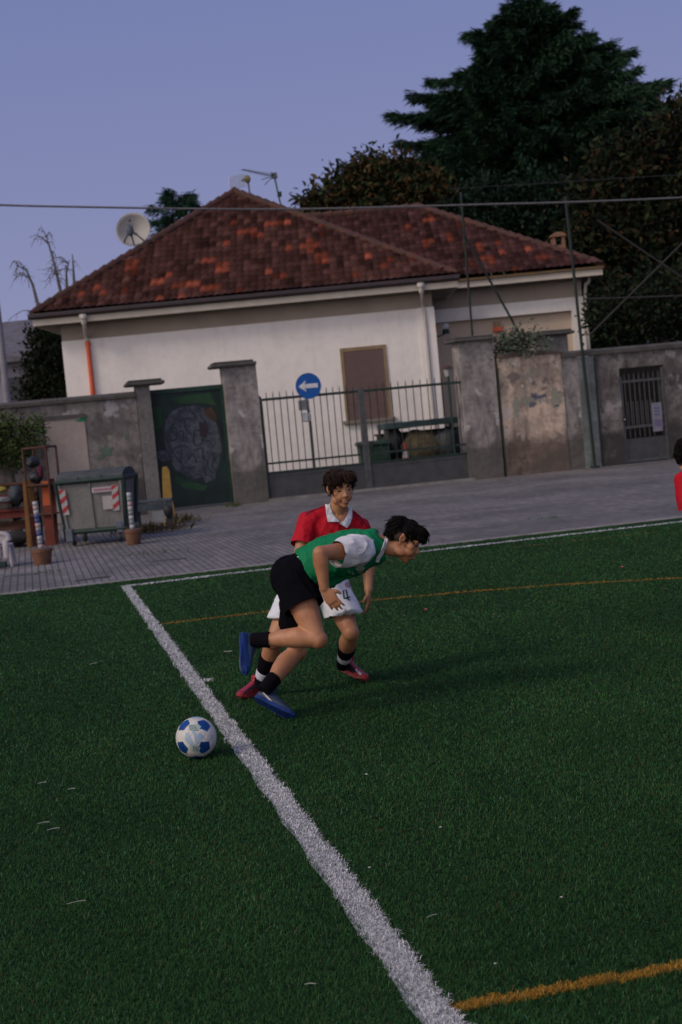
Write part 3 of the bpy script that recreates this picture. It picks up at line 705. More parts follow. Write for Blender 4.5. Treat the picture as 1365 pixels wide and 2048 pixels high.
for (px, py, rx_, ry_) in ((262, 545, .028, .06), (540, 455, .045, .03), (490, 475, .02, .03), (510, 482, .016, .03), (615, 503, .022, .075), (640, 530, .02, .06), (438, 545, .02, .075), (412, 528, .015, .03), (315, 574, .016, .03), (360, 585, .02, .035), (155, 604, .026, .03), (185, 589, .016, .025), (240, 598, .022, .03), (530, 550, .016, .03), (572, 508, .012, .03), (640, 478, .014, .03), (405, 588, .016, .02), (752, 517, .014, .03), (765, 547, .014, .02), (635, 562, .02, .025)):
    fx, fy = frac(px, py); orng.append((fx, fy, rx_, ry_))
tile_slope('roof_slope', hs, pk, pk, (xl, ys-.08, ZE+.03), (xr, ys-.08, ZE+.03), orng, 3)
tile_slope('roof_slope', hs, pk, pk2, (xl-.05, ye, ZE+.03), (xl-.05, ys, ZE+.03), [(.3, .3, .05, .08)], 4)
tile_slope('roof_slope', hs, pk2, pk, (xr+.05, ys, ZE+.03), (xr+.05, ye, ZE+.03), [(.5, .4, .05, .08)], 5)
tile_slope('roof_slope', hs, pk2, pk2, (xr, ye+.08, ZE+.03), (xl, ye+.08, ZE+.03), [], 6)
bm = B()                                   # boarded deck under the tiles
dk_ = [bm.verts.new(q) for q in ((xl+.03, ys+.03, ZE-.05), (xr-.03, ys+.03, ZE-.05), (xr-.03, ye-.03, ZE-.05), (xl+.03, ye-.03, ZE-.05))]; ta, tb_ = bm.verts.new((pk[0], pk[1], pk[2]-.09)), bm.verts.new((pk2[0], pk2[1], pk2[2]-.09))
for f in ((dk_[0], dk_[1], ta), (dk_[1], dk_[2], tb_, ta), (dk_[2], dk_[3], tb_), (dk_[3], dk_[0], ta, tb_), (dk_[3], dk_[2], dk_[1], dk_[0])): bm.faces.new(f)
obj('roof_deck', bm, m_soffit, hs)
bm = B(); ridge_tiles(bm, (xl, ys, ZE+.06), Vector(pk)+Vector((0, 0, .05))); ridge_tiles(bm, (xr, ys, ZE+.06), Vector(pk)+Vector((0, 0, .05))); ridge_tiles(bm, Vector(pk)+Vector((0, 0, .05)), Vector(pk2)+Vector((0, 0, .05)), .14)
obj('ridge', bm, ridge_m, hs)

# downpipes
def downpipe(px_top, py_top, px_bot, py_bot, orange_from=None):
    x0 = hx(px_top, py_top); x1 = hx(px_bot, py_bot, HY+ov-.1); zt = ZE-.1
    zneck = zb+.05; y1 = ov-.075
    bm = B(); tube(bm, smoothpath([(x0, -.1, zt+.02), (x0, -.1, zt-.16), ((x0*.75+x1*.25), .02, zt-.32), (x1-.03, y1-.05, zneck+.05), (x1, y1, zneck-.15)], 5), [.11]*4+[.075]*4+[.05]*13, 9)
    if orange_from is None: tube(bm, [(x1, y1, zneck-.15), (x1, y1, .02)], .05, 9)
    o = obj('downpipe', bm, m_pipe, hs)
    if orange_from is not None:
        bm = B(); tube(bm, [(x1, y1, zneck-.1), (x1, y1, 2.0), (x1, y1, .02)], .063, 10)
        for zz in (zneck-.14, 3.2, 2.1): tube(bm, [(x1, y1, zz), (x1, y1, zz-.12)], .074, 10)
        obj('downpipe_sleeve', bm, m_orange, hs)
downpipe(168, 632, 181, 740, 1); downpipe(841, 565, 856, 700)
# corner pilaster and shuttered window
bm = B(); box(bm, hx(845, 690), wr_+.025, ov-.05, ov+.4, -.05, zb+.01); obj('corner_pilaster', bm, m_hw, hs)
x0, x1 = hx(688, 720, HY+ov), hx(768, 720, HY+ov); zt = hz(727, 700, HY+ov); zbm = hz(735, 838, HY+ov)
m_trim = pm('window_trim_ochre', (.24, .17, .095), (.19, .135, .08), 5, .8, .05); m_shut = pm('shutter_brown', (.135, .085, .078), (.11, .07, .064), 4, .65, .05)
bm = B()
box(bm, x0-.09, x0, ov-.035, ov-.001, zbm, zt+.10); box(bm, x1, x1+.09, ov-.035, ov-.001, zbm, zt+.10); box(bm, x0, x1, ov-.035, ov-.001, zt, zt+.10)
fr = obj('window', bm, m_trim, hs)
bm = B(); n_ = 34
for k in range(n_):
    z0_ = zbm+(zt-zbm)*k/n_; prism(bm, [(ov-.006, z0_+.002), (ov-.024, z0_+.008), (ov-.03, z0_+(zt-zbm)/n_*.6), (ov-.02, z0_+(zt-zbm)/n_-.001), (ov-.006, z0_+(zt-zbm)/n_-.001)], x0+.002, x1-.002, 'x')
obj('roller_shutter', bm, m_shut, fr)
bm = B(); box(bm, x0-.18, x1+.18, ov-.14, ov-.0015, zbm-.09, zbm-.002); obj('window_sill', bm, m_soffit, fr)

# ---- right wing, set back
WY = 43.2
wE = P(1205, 540, WY); ZW = wE.z+.10
wx1 = wE.x-apx; wx0 = wr_+.001
wy = WY-HY
WD = 9.6
wcol1 = hx(1170, 640, WY+ov)
ww = 'wing_wall'
zbeam_t = hz(1020, 606, WY+ov); zbeam_b = hz(1020, 632, WY+ov)
rec = .2                                     # porch recess under the beam
bm = B(); box(bm, wx0, wcol1-.02, wy+ov+rec, wy+ov+rec+.3, -.05, zbeam_t); box(bm, wcol1-.3, wcol1-.02, wy+ov+rec+.301, wy+WD, -.05, zbeam_t)
obj('wing_wall', bm, pm('porch_wall', (.50, .40, .31), (.45, .36, .28), 1.2, .85, .1), hs)
bm = B(); box(bm, wx0, wcol1, wy+ov, wy+ov+.3, zbeam_b, zbeam_t); box(bm, wcol1-.38, wcol1, wy+ov-.004, wy+ov+.34, -.05, zbeam_b-.001); box(bm, wcol1-.34, wcol1-.005, wy+ov+.341, wy+WD, zbeam_b, zbeam_t-.002)
obj('porch_beam', bm, m_hw, hs)
bm = B(); box(bm, wx0, wcol1-.02, wy+ov+.02, wy+ov+.28, zbeam_t+.001, ZW-.26); box(bm, wcol1-.3, wcol1-.021, wy+ov+.281, wy+WD, zbeam_t+.001, ZW-.26); obj('wall_band', bm, m_hband, hs)
bm = B(); box(bm, wx0, wx1-.04, wy+.03, wy+WD+ov, ZW-.26, ZW-.22); obj('soffit', bm, m_soffit, hs)
bm = B(); box(bm, hx(865, 580, WY), wx1, wy-.03, wy+.025, ZW-.24, ZW-.03); box(bm, wx1-.05, wx1, wy+.026, wy+WD+ov, ZW-.24, ZW-.03); obj('fascia', bm, m_fascia, hs)
bm = B(); box(bm, hx(868, 580, WY), wx1+.04, wy-.11, wy-.031, ZW-.05, ZW+.02); obj('gutter', bm, pm('gutter_ochre', (.14, .085, .03), (.09, .06, .03), 3, .6, .1), hs)
rr = P(838, 418, WY+5.4)
rp2 = (rr.x-apx, wy+5.4, rr.z); rp1 = (xr-6.2, wy+5.4, rr.z)
orng2 = []
def frac2(px, py):
    r = ray(px, py); A3 = Vector((0, WY, ZW)); n = Vector((1, 0, 0)).cross(Vector((0, 5.4, rr.z-ZW))).normalized(); o = Vector((0, 0, EYE)); k = (A3-o).dot(n)/r.dot(n); p = o+r*k
    return (p.x-apx-(xr-6.2))/(wx1-(xr-6.2)), (p.y-WY)/5.4
for (px, py, rx_, ry_) in ((858, 446, .02, .06), (815, 465, .015, .04), (850, 492, .03, .06), (900, 490, .018, .04), (912, 458, .013, .03), (955, 500, .018, .07), (1000, 515, .018, .04), (978, 530, .022, .05), (995, 493, .018, .03), (1052, 508, .014, .04), (1078, 529, .012, .04), (1030, 545, .026, .03), (945, 542, .016, .03)):
    fx, fy = frac2(px, py); orng2.append((fx, fy, rx_, ry_))
tile_slope('roof_slope', hs, rp1, rp2, (xr-6.2, wy-.08, ZW+.03), (wx1, wy-.08, ZW+.03), orng2, 9, base=(.042, .019, .0185))
tile_slope('roof_slope', hs, rp2, rp2, (wx1, wy-.08, ZW+.03), (wx1, wy+10.9, ZW+.03), [], 10)
bm = B(); ridge_tiles(bm, Vector(rp1)+Vector((0, 0, .05)), Vector(rp2)+Vector((0, 0, .05))); ridge_tiles(bm, (wx1, wy, ZW+.05), Vector(rp2)+Vector((0, 0, .05))); obj('ridge', bm, ridge_m, hs)
# small details on the wing: downpipe bracket, red box, lamp
bm = B(); xx = wcol1+.03; tube(bm, smoothpath([(xx+.16, wy+.3, ZW-.22), (xx+.16, wy+.4, ZW-.4), (xx+.05, wy+.5, ZW-.65), (xx+.05, wy+ov+.1, zbeam_b-1.5)], 5), .05, 8); obj('downpipe', bm, m_pipe, hs)
c = P(995, 658, WY+ov+rec-.1); bm = B(); box(bm, c.x-apx-.12, c.x-apx+.16, wy+ov+rec-.1, wy+ov+rec-.002, c.z-.08, c.z+.06); obj('alarm_box', bm, m_orange, hs, bevel=.01)
bm = B(); box(bm, c.x-apx-.1, c.x-apx+.12, wy+ov+rec-.09, wy+ov+rec-.002, c.z+.062, c.z+.22); obj('alarm_cover', bm, m_trim, hs)
c = P(888, 660, WY+.5); lm = thing('wall_lamp', 'small pale wall lamp at the corner of the white house beside the porch', 'lamp', (c.x, WY-.2, c.z))
bm = B(); ball(bm, (0, 0, .06), .11, seg=12); obj('globe', bm, m_white, lm, True); bm = B(); tube(bm, [(0, 0, -.02), (0, 0, -.16)], [.09, .12], 10); tube(bm, smoothpath([(0, 0, -.12), (-.2, .25, -.2), (wr_+apx-c.x, .2, -.15)], 4), .02, 6); obj('bracket', bm, m_dgreen, lm)
# chimney
c = P(1116, 482, WY+2.6); m_chim = pm('chimney_brick', (.24, .125, .075), (.17, .09, .06), 7, .9, .4)
bm = B(); hzr = 1.0
box(bm, c.x-apx-.2, c.x-apx-.1, wy+2.4, wy+2.8, c.z-.8, c.z+.12); box(bm, c.x-apx+.1, c.x-apx+.2, wy+2.4, wy+2.8, c.z-.8, c.z+.12); box(bm, c.x-apx-.099, c.x-apx+.099, wy+2.402, wy+2.798, c.z-.8, c.z-.15); box(bm, c.x-apx-.099, c.x-apx+.099, wy+2.403, wy+2.797, c.z+.10, c.z+.119)
ch = obj('chimney', bm, m_chim, hs)
bm = B(); prism(bm, [(c.x-apx-.26, c.z+.121), (c.x-apx+.26, c.z+.121), (c.x-apx+.2, c.z+.2), (c.x-apx+.08, c.z+.26), (c.x-apx-.08, c.z+.26), (c.x-apx-.2, c.z+.2)], wy+2.35, wy+2.85); obj('chimney_cap', bm, m_chim, ch)

# ---------------- aerials and satellite dish on the roof
m_alu = pm('aerial_metal', (.10, .11, .12), (.07, .075, .08), 14, .5, .03)
def aerial(label, base, top, boom_end, group):
    b, t, e = Vector(base), Vector(top), Vector(boom_end)
    r = thing('tv_aerial', label, 'aerial', b, 0, group)
    bm = B(); tube(bm, [(0, 0, -.5), t-b], .028, 8); obj('mast', bm, m_alu, r); return r, t-b, e-b
b, t, e = P(567, 415, 46.4), P(549, 352, 46.4), P(485, 339, 45.6)
r, t, e = aerial('tall dark television aerial with long boom on the roof ridge, right one', b, t, e, 'roof aerials')
bm = B(); tube(bm, [t+Vector((.1, .1, -.02)), e], .016, 6); obj('boom', bm, m_alu, r)
dv = (e-t); sd_ = dv.cross(Vector((0, 0, 1))).normalized()
bm = B()
for k in range(12):
    c_ = t+dv*(.12+.08*k); tube(bm, [c_-sd_*(.26-.012*k), c_+sd_*(.26-.012*k)], .007, 5)
obj('element', bm, m_alu, r)
bm = B()
for a_ in (.5, -.5): tube(bm, [t+dv*.03, t+Vector((-.18, .0, -.22 if a_ > 0 else .06))+sd_*a_*.5], .014, 5); tube(bm, [t+dv*.03, t+Vector((-.26, 0, -.05 if a_ > 0 else .1))+sd_*a_*.5], .014, 5)
box(bm, t.x-.09, t.x+.09, t.y-.06, t.y+.06, t.z-.08, t.z+.10); obj('reflector', bm, m_alu, r)
bm = B(); q = t*.42; box(bm, q.x-.07, q.x+.07, q.y-.06, q.y+.06, q.z-.08, q.z+.08); obj('amplifier', bm, m_dgreen, r, bevel=.01)
b, t, e = P(502, 397, 47.5), P(496, 358, 47.5), P(455, 368, 46.6)
r, t, e = aerial('short aerial with pale grid panel on the roof ridge, left one', b, t, e, 'roof aerials')
bm = B(); dv = e-t
for k in range(7):
    p_ = t+dv*(.12+.13*k); tube(bm, [p_+Vector((0, 0, -.22)), p_+Vector((0, 0, .2))], .012, 5)
for k in range(7):
    p_ = t+Vector((0, 0, -.2+.066*k)); tube(bm, [p_+dv*.12, p_+dv*.9], .012, 5)
obj('grid_panel', bm, m_white, r)
bm = B(); ball(bm, t+dv*.03, (.12, .12, .14), seg=10); tube(bm, [t, t+dv*.3], .03, 6); obj('feed', bm, pm('feed_yellow', (.25, .22, .08), (.2, .18, .08), 9, .6, 0), r)

dc = P(269, 463, 47.2); rad = 34.5/2844*47.2
ds = thing('satellite_dish', 'large pale satellite dish beside the roof of the white house', 'satellite dish', (dc.x, 47.2, 0))
m_dish = pm('dish_pale', (.36, .345, .33), (.31, .30, .295), 2, .7, .03)
ax = Vector((-.05, -.97, .22)).normalized(); X = ax.cross(Vector((0, 0, 1))).normalized(); Y = X.cross(ax).normalized()
bm = B(); rings = []; cc = Vector((0, 0, dc.z))
for side in (0, 1):
    for i in range(9):
        q = rad*(i/8 if side == 0 else 1-i/8)
        q = max(q, .004); dep = .36*(q/rad)**2 - (.03 if side else 0)
        rings.append([bm.verts.new(cc+X*(q*cos(2*pi*k/40))+Y*(q*1.0*sin(2*pi*k/40))+ax*(dep-.15)) for k in range(40)])
for a_, b_ in zip(rings, rings[1:]):
    for k in range(40): bm.faces.new([a_[k], a_[(k+1) % 40], b_[(k+1) % 40], b_[k]])
obj('reflector', bm, m_dish, ds, True)
f = cc+ax*.72+Y*-.08
m_lnb = pm('feed_blue_grey', (.075, .095, .125), (.05, .06, .08), 10, .5, 0)
bm = B(); tube(bm, [f-ax*.02, f-ax*.22], [.10, .05], 10); ball(bm, f+Y*-.16, (.13, .1, .18), seg=10); ball(bm, f+Y*.2, (.05, .05, .06), seg=8); obj('feed_horn', bm, m_lnb, ds)
bm = B()
for k in (-.45, 0, .45): tube(bm, [f+Y*-.1, cc+X*(k*rad*1.3)-Y*rad*(.92 if k == 0 else .72)+ax*.16], .026, 6)
obj('feed_arm', bm, m_lnb, ds)
bm = B(); tube(bm, [(0.1, .35, -.2), (0.1, .35, dc.z-.25), cc-ax*.16], .07, 10); obj('mast', bm, m_alu, ds)
# ================================================================ vegetation
m_leaf = colmat('foliage', .75, 1.0, .9, .3, spec=.08)
m_needle = colmat('needles', .8, 1.0, .6, .4, spec=.05)
m_bark = pm('bark', (.075, .058, .045), (.035, .028, .023), 8, .95, .6, .02)
m_bark_pale = pm('bark_pale', (.14, .13, .115), (.07, .065, .06), 10, .95, .4, .01)
def cards(name, C, Dr, Nr, L, Wd, cols, fold=.25):
    """leaf quads: base, two sides, tip; folded a little along the rib"""
    n = len(C); Dr = Dr/np.linalg.norm(Dr, axis=1)[:, None]; Sd = np.cross(Dr, Nr); Sd /= (np.linalg.norm(Sd, axis=1)[:, None]+1e-9)
    Up = np.cross(Sd, Dr)
    L = np.asarray(L)[:, None]; Wd = np.asarray(Wd)[:, None]
    V = np.stack([C, C+Dr*L*.45+Sd*Wd+Up*Wd*fold, C+Dr*L-Up*L*.08, C+Dr*L*.45-Sd*Wd+Up*Wd*fold], 1).reshape(-1, 3)
    i = np.arange(n)*4
    tr = np.concatenate([np.stack([i, i+1, i+2], 1), np.stack([i, i+2, i+3], 1)])
    return from_arrays(name, V, None, tr, np.repeat(cols, 4, axis=0))
def rnd_dirs(n, rg): v = rg.normal(0, 1, (n, 3)); return v/np.linalg.norm(v, axis=1)[:, None]

def conifer(label, loc, H, prof, nl, seed, c1=(.010, .028, .016), c2=(.026, .054, .030), zlow=.12, sp=.34, dens=1.0, lean=(0, 0), name='conifer_tree', tipup=.16):
    rg = np.random.default_rng(seed); t = thing(name, label, 'tree', loc)
    bm = B(); tube(bm, [(0, 0, -.1), (lean[0]*.3, lean[1]*.3, H*.35), (lean[0]*.7, lean[1]*.7, H*.7), (lean[0], lean[1], H*.985)], [H*.024, H*.018, H*.010, .02], 9)
    Cs = []; Ds = []; Ls = []; Cols = []
    for k in range(nl):
        f = zlow + (1-zlow)*(k+rg.random())/nl; az = k*2.399+rg.normal(0, .35)
        R = prof(f)*rg.uniform(.62, 1.12); z0 = H*f
        if R < .25: R = .25
        rise = rg.uniform(.10, .28) if f < .9 else rg.uniform(.25, .6)
        pts = []
        for q in np.linspace(0, 1, 9):
            pts.append((lean[0]*f+cos(az)*R*q, lean[1]*f+sin(az)*R*q, z0+R*(rise*q-.34*q*q+tipup*q**5)))
        pts = np.array(pts)
        tube(bm, [tuple(p) for p in pts], list(np.linspace(.012*R+.02, .008, 9)), 5)
        ax = np.array([cos(az), sin(az), 0]); sd = np.array([-sin(az), cos(az), 0])
        ns = int(14*R*dens)+8
        for q in np.clip(rg.beta(1.6, 1.0, ns), .1, 1.0):
            base = np.array([np.interp(q, np.linspace(0, 1, 9), pts[:, i]) for i in range(3)])
            side = rg.choice([-1, 1]); tl = (R*.34*(1.05-q)+.32)*rg.uniform(.5, 1.15)
            td = ax*rg.uniform(.55, 1.0)+sd*side*rg.uniform(.25, 1.0)*(1.12-q)+np.array([0, 0, rg.normal(-.10, .14)]); td /= np.linalg.norm(td)
            m = int(6+tl*11*dens)
            a = rg.random(m)
            cc = base+np.outer(a*tl, td)+rg.normal(0, .05, (m, 3)); cc[:, 2] -= .30*(a*tl)**2*.5
            dd_ = td+rnd_dirs(m, rg)*.55+np.array([0, 0, -.12])
            Cs.append(cc); Ds.append(dd_); Ls.append(rg.uniform(.6, 1.25, m)*sp)
            tone = rg.uniform(.65, 1.3)*(.9+.3*q); mixv = rg.random((m, 1))
            Cols.append((np.array(c1)*(1-mixv)+np.array(c2)*mixv)*tone)
    obj('trunk', bm, m_bark, t)
    C_ = np.concatenate(Cs); D_ = np.concatenate(Ds); L_ = np.concatenate(Ls); K = np.concatenate(Cols)
    N_ = rnd_dirs(len(C_), rg); N_[:, 2] += .8
    link('crown', cards('crown', C_, D_, N_, L_, L_*.065, K, .1), m_needle, t); return t

def broadleaf(name, label, loc, lobes, nleaf, size, cols, seed, trunk=None, shell=.55, droop=0., bark=None, gap=.0, group=None, twigs=0):
    """lobes: (centre, radii) clumps in local coordinates; every leaf is a small folded card"""
    rg = np.random.default_rng(seed); t = thing(name, label, 'tree' if name.endswith('tree') else 'plant', loc, 0, group)
    bm = B()
    if trunk:
        tube(bm, [(0, 0, -.1), (.05, 0, trunk[0]*.5), (0, .05, trunk[0])], [trunk[1], trunk[1]*.8, trunk[1]*.6], 9)
        for c, r in lobes:
            tube(bm, smoothpath([(0, 0, trunk[0]*.7), (c[0]*.4, c[1]*.4, trunk[0]*.6+c[2]*.4), c], 4), list(np.linspace(trunk[1]*.45, .02, 9)), 6)
    vol = np.array([r[0]*r[1]+r[0]*r[2]+r[1]*r[2] for c, r in lobes]); pr = vol/vol.sum()
    Cs = []; Ds = []; Ks = []
    for (c, r), p in zip(lobes, pr):
        m = max(12, int(nleaf*p)); ncl = max(4, m//16)
        cd = rnd_dirs(ncl, rg); rad = shell+(1.03-shell)*rg.random(ncl)**.6
        cl = np.array(c)+cd*np.array(r)*rad[:, None]*(1+.16*rg.normal(0, 1, (ncl, 1)))
        which = rg.integers(0, ncl, m)
        cc = cl[which]+rg.normal(0, size*1.15, (m, 3)); out = cd[which]
        Cs.append(cc); Ds.append(out*.7+rnd_dirs(m, rg)*.9+np.array([0, 0, .15-droop]))
        tone = (rg.uniform(.6, 1.35, ncl))[which][:, None]
        ci = rg.choice(len(cols), m, p=[q[1] for q in cols]); Ks.append(np.array([q[0] for q in cols])[ci]*tone*rg.uniform(.8, 1.2, (m, 1)))
        for k in range(min(ncl, twigs)):
            tube(bm, [tuple(np.array(c)*.6+cl[k]*.4), tuple(cl[k])], [.02, .006], 4)
    if len(bm.verts): obj('trunk', bm, bark or m_bark, t)
    else: bm.free()
    C_ = np.concatenate(Cs); D_ = np.concatenate(Ds); K = np.concatenate(Ks); N_ = rnd_dirs(len(C_), rg); N_[:, 2] += .6
    L_ = rg.uniform(.5, 1.45, len(C_))*size
    link('crown', cards('crown', C_, D_, N_, L_, L_*.24, K), m_leaf, t); return t

def at(px, py, d, z=0): q = P(px, py, d); return (q.x, q.y, z)
# big cedar, upper right
top = P(1052, 14, 62); bx = P(1090, 480, 62)
cw = [(0.0, 6), (.30, 6.8), (.5, 6.5), (.62, 6.3), (.71, 6.1), (.77, 5.4), (.83, 4.2), (.88, 3.2), (.94, 1.75), (.97, 1.0), (1.0, .45)]
conifer('huge dark cedar with drooping layered branches behind the house, right', (bx.x, 62, 0), top.z+.15, lambda f: float(np.interp(f, [q[0] for q in cw], [q[1] for q in cw])), 420, 21, lean=(top.x-bx.x, 0), zlow=.22, dens=1.75, name='cedar_tree', sp=.36)
# small dark conifer beside the dish
bx = P(365, 480, 56)
conifer('small dark round-topped conifer between dish and roof', (bx.x, 56, 0), P(360, 384, 56).z, lambda f: float(np.interp(f, [0, .6, .8, .93, 1], [1.6, 1.6, 1.3, .85, .25])), 120, 22, zlow=.3, sp=.30, c1=(.012, .034, .020), c2=(.022, .055, .03), dens=1.4, tipup=.3)
# rust-tinged broadleaf behind the roof
rust = [((.026, .034, .013), .40), ((.046, .036, .015), .25), ((.075, .040, .016), .15), ((.012, .020, .010), .20)]
def lob(d, base, L):                      # (px, py, radius px) clumps -> local lobes about the tree's base
    out = []
    for px, py, rp, *dz in L:
        q = P(px, py, d+(dz[0] if dz else 0)); r = rp/2844*d; out.append(((q.x-base[0], q.y-base[1], q.z), (r, r*.9, r*.85)))
    return out
b0 = at(780, 450, 56)
broadleaf('broadleaf_tree', 'rust-tinged broadleaf tree rising behind the roof ridge', b0, lob(56, b0, [(660, 415, 42), (725, 378, 48), (780, 352, 38), (835, 388, 46), (880, 420, 44), (780, 415, 70), (700, 420, 50), (630, 410, 24), (740, 348, 26), (925, 450, 40), (690, 375, 26)]), 15000, .26, rust, 31, (4.5, .22), twigs=12)
# big magnolia at the right edge
mag = [((.015, .022, .009), .42), ((.026, .021, .010), .20), ((.048, .025, .012), .08), ((.007, .012, .007), .30)]
b0 = at(1330, 700, 47)
broadleaf('magnolia_tree', 'large brown-green magnolia at the right edge behind the wall', b0, lob(47, b0, [(1345, 290, 62), (1290, 330, 55), (1230, 345, 45), (1200, 400, 60), (1290, 420, 90), (1380, 380, 80), (1190, 480, 55), (1250, 520, 80), (1340, 520, 90), (1395, 480, 80), (1420, 300, 70), (1370, 240, 30), (1450, 420, 90), (1200, 560, 40), (1300, 600, 70), (1390, 600, 70)]), 24000, .25, mag, 32, (5, .3), twigs=10)
dk = [((.008, .016, .008), .6), ((.016, .022, .011), .25), ((.026, .022, .011), .15)]
b0 = at(1290, 720, 41)
broadleaf('hedge_shrub', 'dark hedge mass directly behind the right wall', b0, lob(41, b0, [(1215, 640, 42), (1290, 630, 60), (1370, 630, 60), (1440, 640, 60), (1235, 590, 35, 2), (1330, 580, 50, 2)]), 9000, .16, dk, 33, (1.2, .1))
b0 = at(1040, 470, 55)
broadleaf('evergreen_shrub', 'dark low evergreen between house roof and cedar', b0, lob(55, b0, [(960, 395, 42), (1010, 420, 55), (1070, 440, 60), (1120, 470, 55), (920, 420, 30), (1150, 420, 50), (1170, 500, 50), (1070, 385, 45)]), 12000, .22, [((.009, .021, .013), .6), ((.014, .030, .018), .4)], 34, (3.5, .2))
# shrub left of the house and neighbour's green
b0 = at(90, 800, 46)
broadleaf('evergreen_shrub', 'dark evergreen shrub in the gap left of the white house', b0, lob(46, b0, [(95, 690, 34), (88, 740, 40), (100, 780, 40), (70, 790, 26), (112, 660, 24), (118, 720, 26)]), 7000, .15, dk, 35, (1.4, .1))
# leafy shrub in front of the left wall
b0 = at(30, 1010, 31.0)
broadleaf('leafy_shrub', 'mid green leafy shrub in front of the stained wall at the left edge', b0, lob(31, b0, [(10, 900, 36), (45, 880, 26), (62, 860, 20), (25, 855, 20), (8, 850, 20), (45, 915, 22), (-25, 890, 44), (74, 885, 13), (78, 845, 9), (58, 838, 9)]), 4000, .085, [((.045, .075, .022), .6), ((.07, .09, .03), .25), ((.03, .05, .02), .15)], 36, (1.6, .05), twigs=8, droop=.3)
# silvery plant on the wall top
b0 = P(1030, 700, 34.12)
broadleaf('wall_plant', 'silvery green bush growing on top of the peach wall', (b0.x, b0.y, b0.z-.12), [((q.x-b0.x, q.y-b0.y, q.z-b0.z+.12), (r/2844*34, r/2844*32, r/2844*34)) for q, r in ((P(1010, 690, 34.12), 16), (P(1035, 685, 34.12), 20), (P(1060, 690, 34.12), 14), (P(1055, 668, 34.12), 11), (P(1000, 700, 34.12), 12), (P(1082, 690, 34), 10))], 1100, .10, [((.10, .125, .095), .6), ((.06, .085, .055), .4)], 37, (.06, .02), twigs=6)
# bare saplings behind the house, left
def bare(label, pts, d, twl, seed):
    rg = random.Random(seed); q = [P(a, b, d) for a, b in pts]; base = Vector((q[0].x, q[0].y, 0))
    r = thing('bare_tree', label, 'tree', base, 0, 'bare trees left of the roof'); bm = B()
    path = [Vector((0, 0, 0))]+[p-base for p in q]; n = len(path)
    tube(bm, path, [.085]+[.075-.06*i/(n-2) for i in range(n-1)], 6); obj('trunk', bm, m_bark_pale, r)
    bm = B()
    for k in range(twl):
        i = rg.randint(1, n-2); f = rg.random(); p = path[i].lerp(path[i+1], f)
        dr = Vector((rg.uniform(-1, .5), rg.uniform(-.6, .6), rg.uniform(-.6, .5))); L = rg.uniform(.3, 1.0)
        pth = smoothpath([p, p+dr*L*.5+Vector((0, 0, .08)), p+dr*L+Vector((0, 0, -.22*L))], 3); tube(bm, pth, list(np.linspace(.018, .006, len(pth))), 4)
        for j in range(4):
            m = pth[2+j % 4]; tube(bm, [m, m+Vector((rg.uniform(-.3, .2), rg.uniform(-.2, .2), rg.uniform(-.35, .1)))], [.010, .004], 3)
    obj('twigs', bm, m_bark_pale, r)
bare('bent bare sapling, leftmost beside the roof corner', ((90, 740), (77, 612), (66, 570), (53, 540), (34, 531)), 47, 16, 1)
bare('tallest bare sapling beyond the left end of the roof', ((135, 700), (121, 580), (112, 540), (100, 495), (90, 466)), 49, 16, 2)
bare('slim bare sapling with crooked top beyond the roof, third from left', ((137, 650), (134, 575), (133, 545), (139, 520)), 50, 9, 3)
bare('short straight bare sapling nearest the tiles', ((153, 650), (149, 572), (147, 535), (145, 508)), 50, 7, 4)
# neighbour house far left
nb = P(20, 760, 62); nh = thing('neighbour_house', 'blurred grey-lilac house far behind the wall at the left edge', 'house', (nb.x-3.5, 62, 0))
zt = P(40, 712, 62).z; zr_ = P(75, 668, 62).z
m_lil = pm('lilac_render', (.24, .22, .27), (.19, .175, .22), 1, .9, .1)
bm = B(); box(bm, -6, 4.9, 0, 8, -.05, zt); obj('wall', bm, m_lil, nh)
m_slate = pm('slate_roof', (.13, .125, .145), (.085, .08, .095), 3, .85, .3, .02)
bm = B(); prism(bm, [(-.6, zt-.25), (4, zr_+.7), (8.6, zt-.25), (8.6, zt), (4, zr_+1.0), (-.6, zt)], -7, 5.6, 'x'); obj('roof', bm, m_slate, nh)
for k, xq in enumerate((1.2, 3.2)):
    bm = B(); box(bm, xq, xq+.9, -.05, -.002, zt-2.2, zt-.9); wq = obj('window', bm, pm('dark_pane', (.03, .03, .04), (.02, .02, .03), 3, .3, 0), nh)
    bm = B(); box(bm, xq-.1, xq+1.0, -.12, -.051, zt-2.32, zt-2.22); obj('sill', bm, m_lil, wq)

# ================================================================ poles, fence tubes, cables
def pole_thing(name, label, cat, a, b, r, m, group=None, n=10):
    a = Vector(a); t = thing(name, label, cat, a, 0, group); bm = B(); tube(bm, [(0, 0, 0), Vector(b)-a], r, n); obj('tube', bm, m, t); return t
a = P(16, 810, 34.3); b = P(-14, 470, 34.3)
lp = thing('lamp_post', 'pale grey lamp post rising behind the wall at the left edge', 'lamp post', (a.x, a.y, 0))
bm = B(); tube(bm, [(0, 0, 0), (0, 0, 4.2), (-.02, 0, 8.2)], [.095, .085, .06], 12); obj('pole', bm, pm('lamp_post_grey', (.22, .21, .235), (.17, .165, .18), 5, .5, .05), lp)
bm = B(); tube(bm, smoothpath([(-.02, 0, 8.1), (-.1, 0, 8.6), (-.9, 0, 8.8)], 5), .04, 8); obj('arm', bm, m_galv, lp)
bm = B(); box(bm, -1.5, -.9, -.13, .13, 8.72, 8.86); obj('lamp_head', bm, m_galv, lp, bevel=.03)
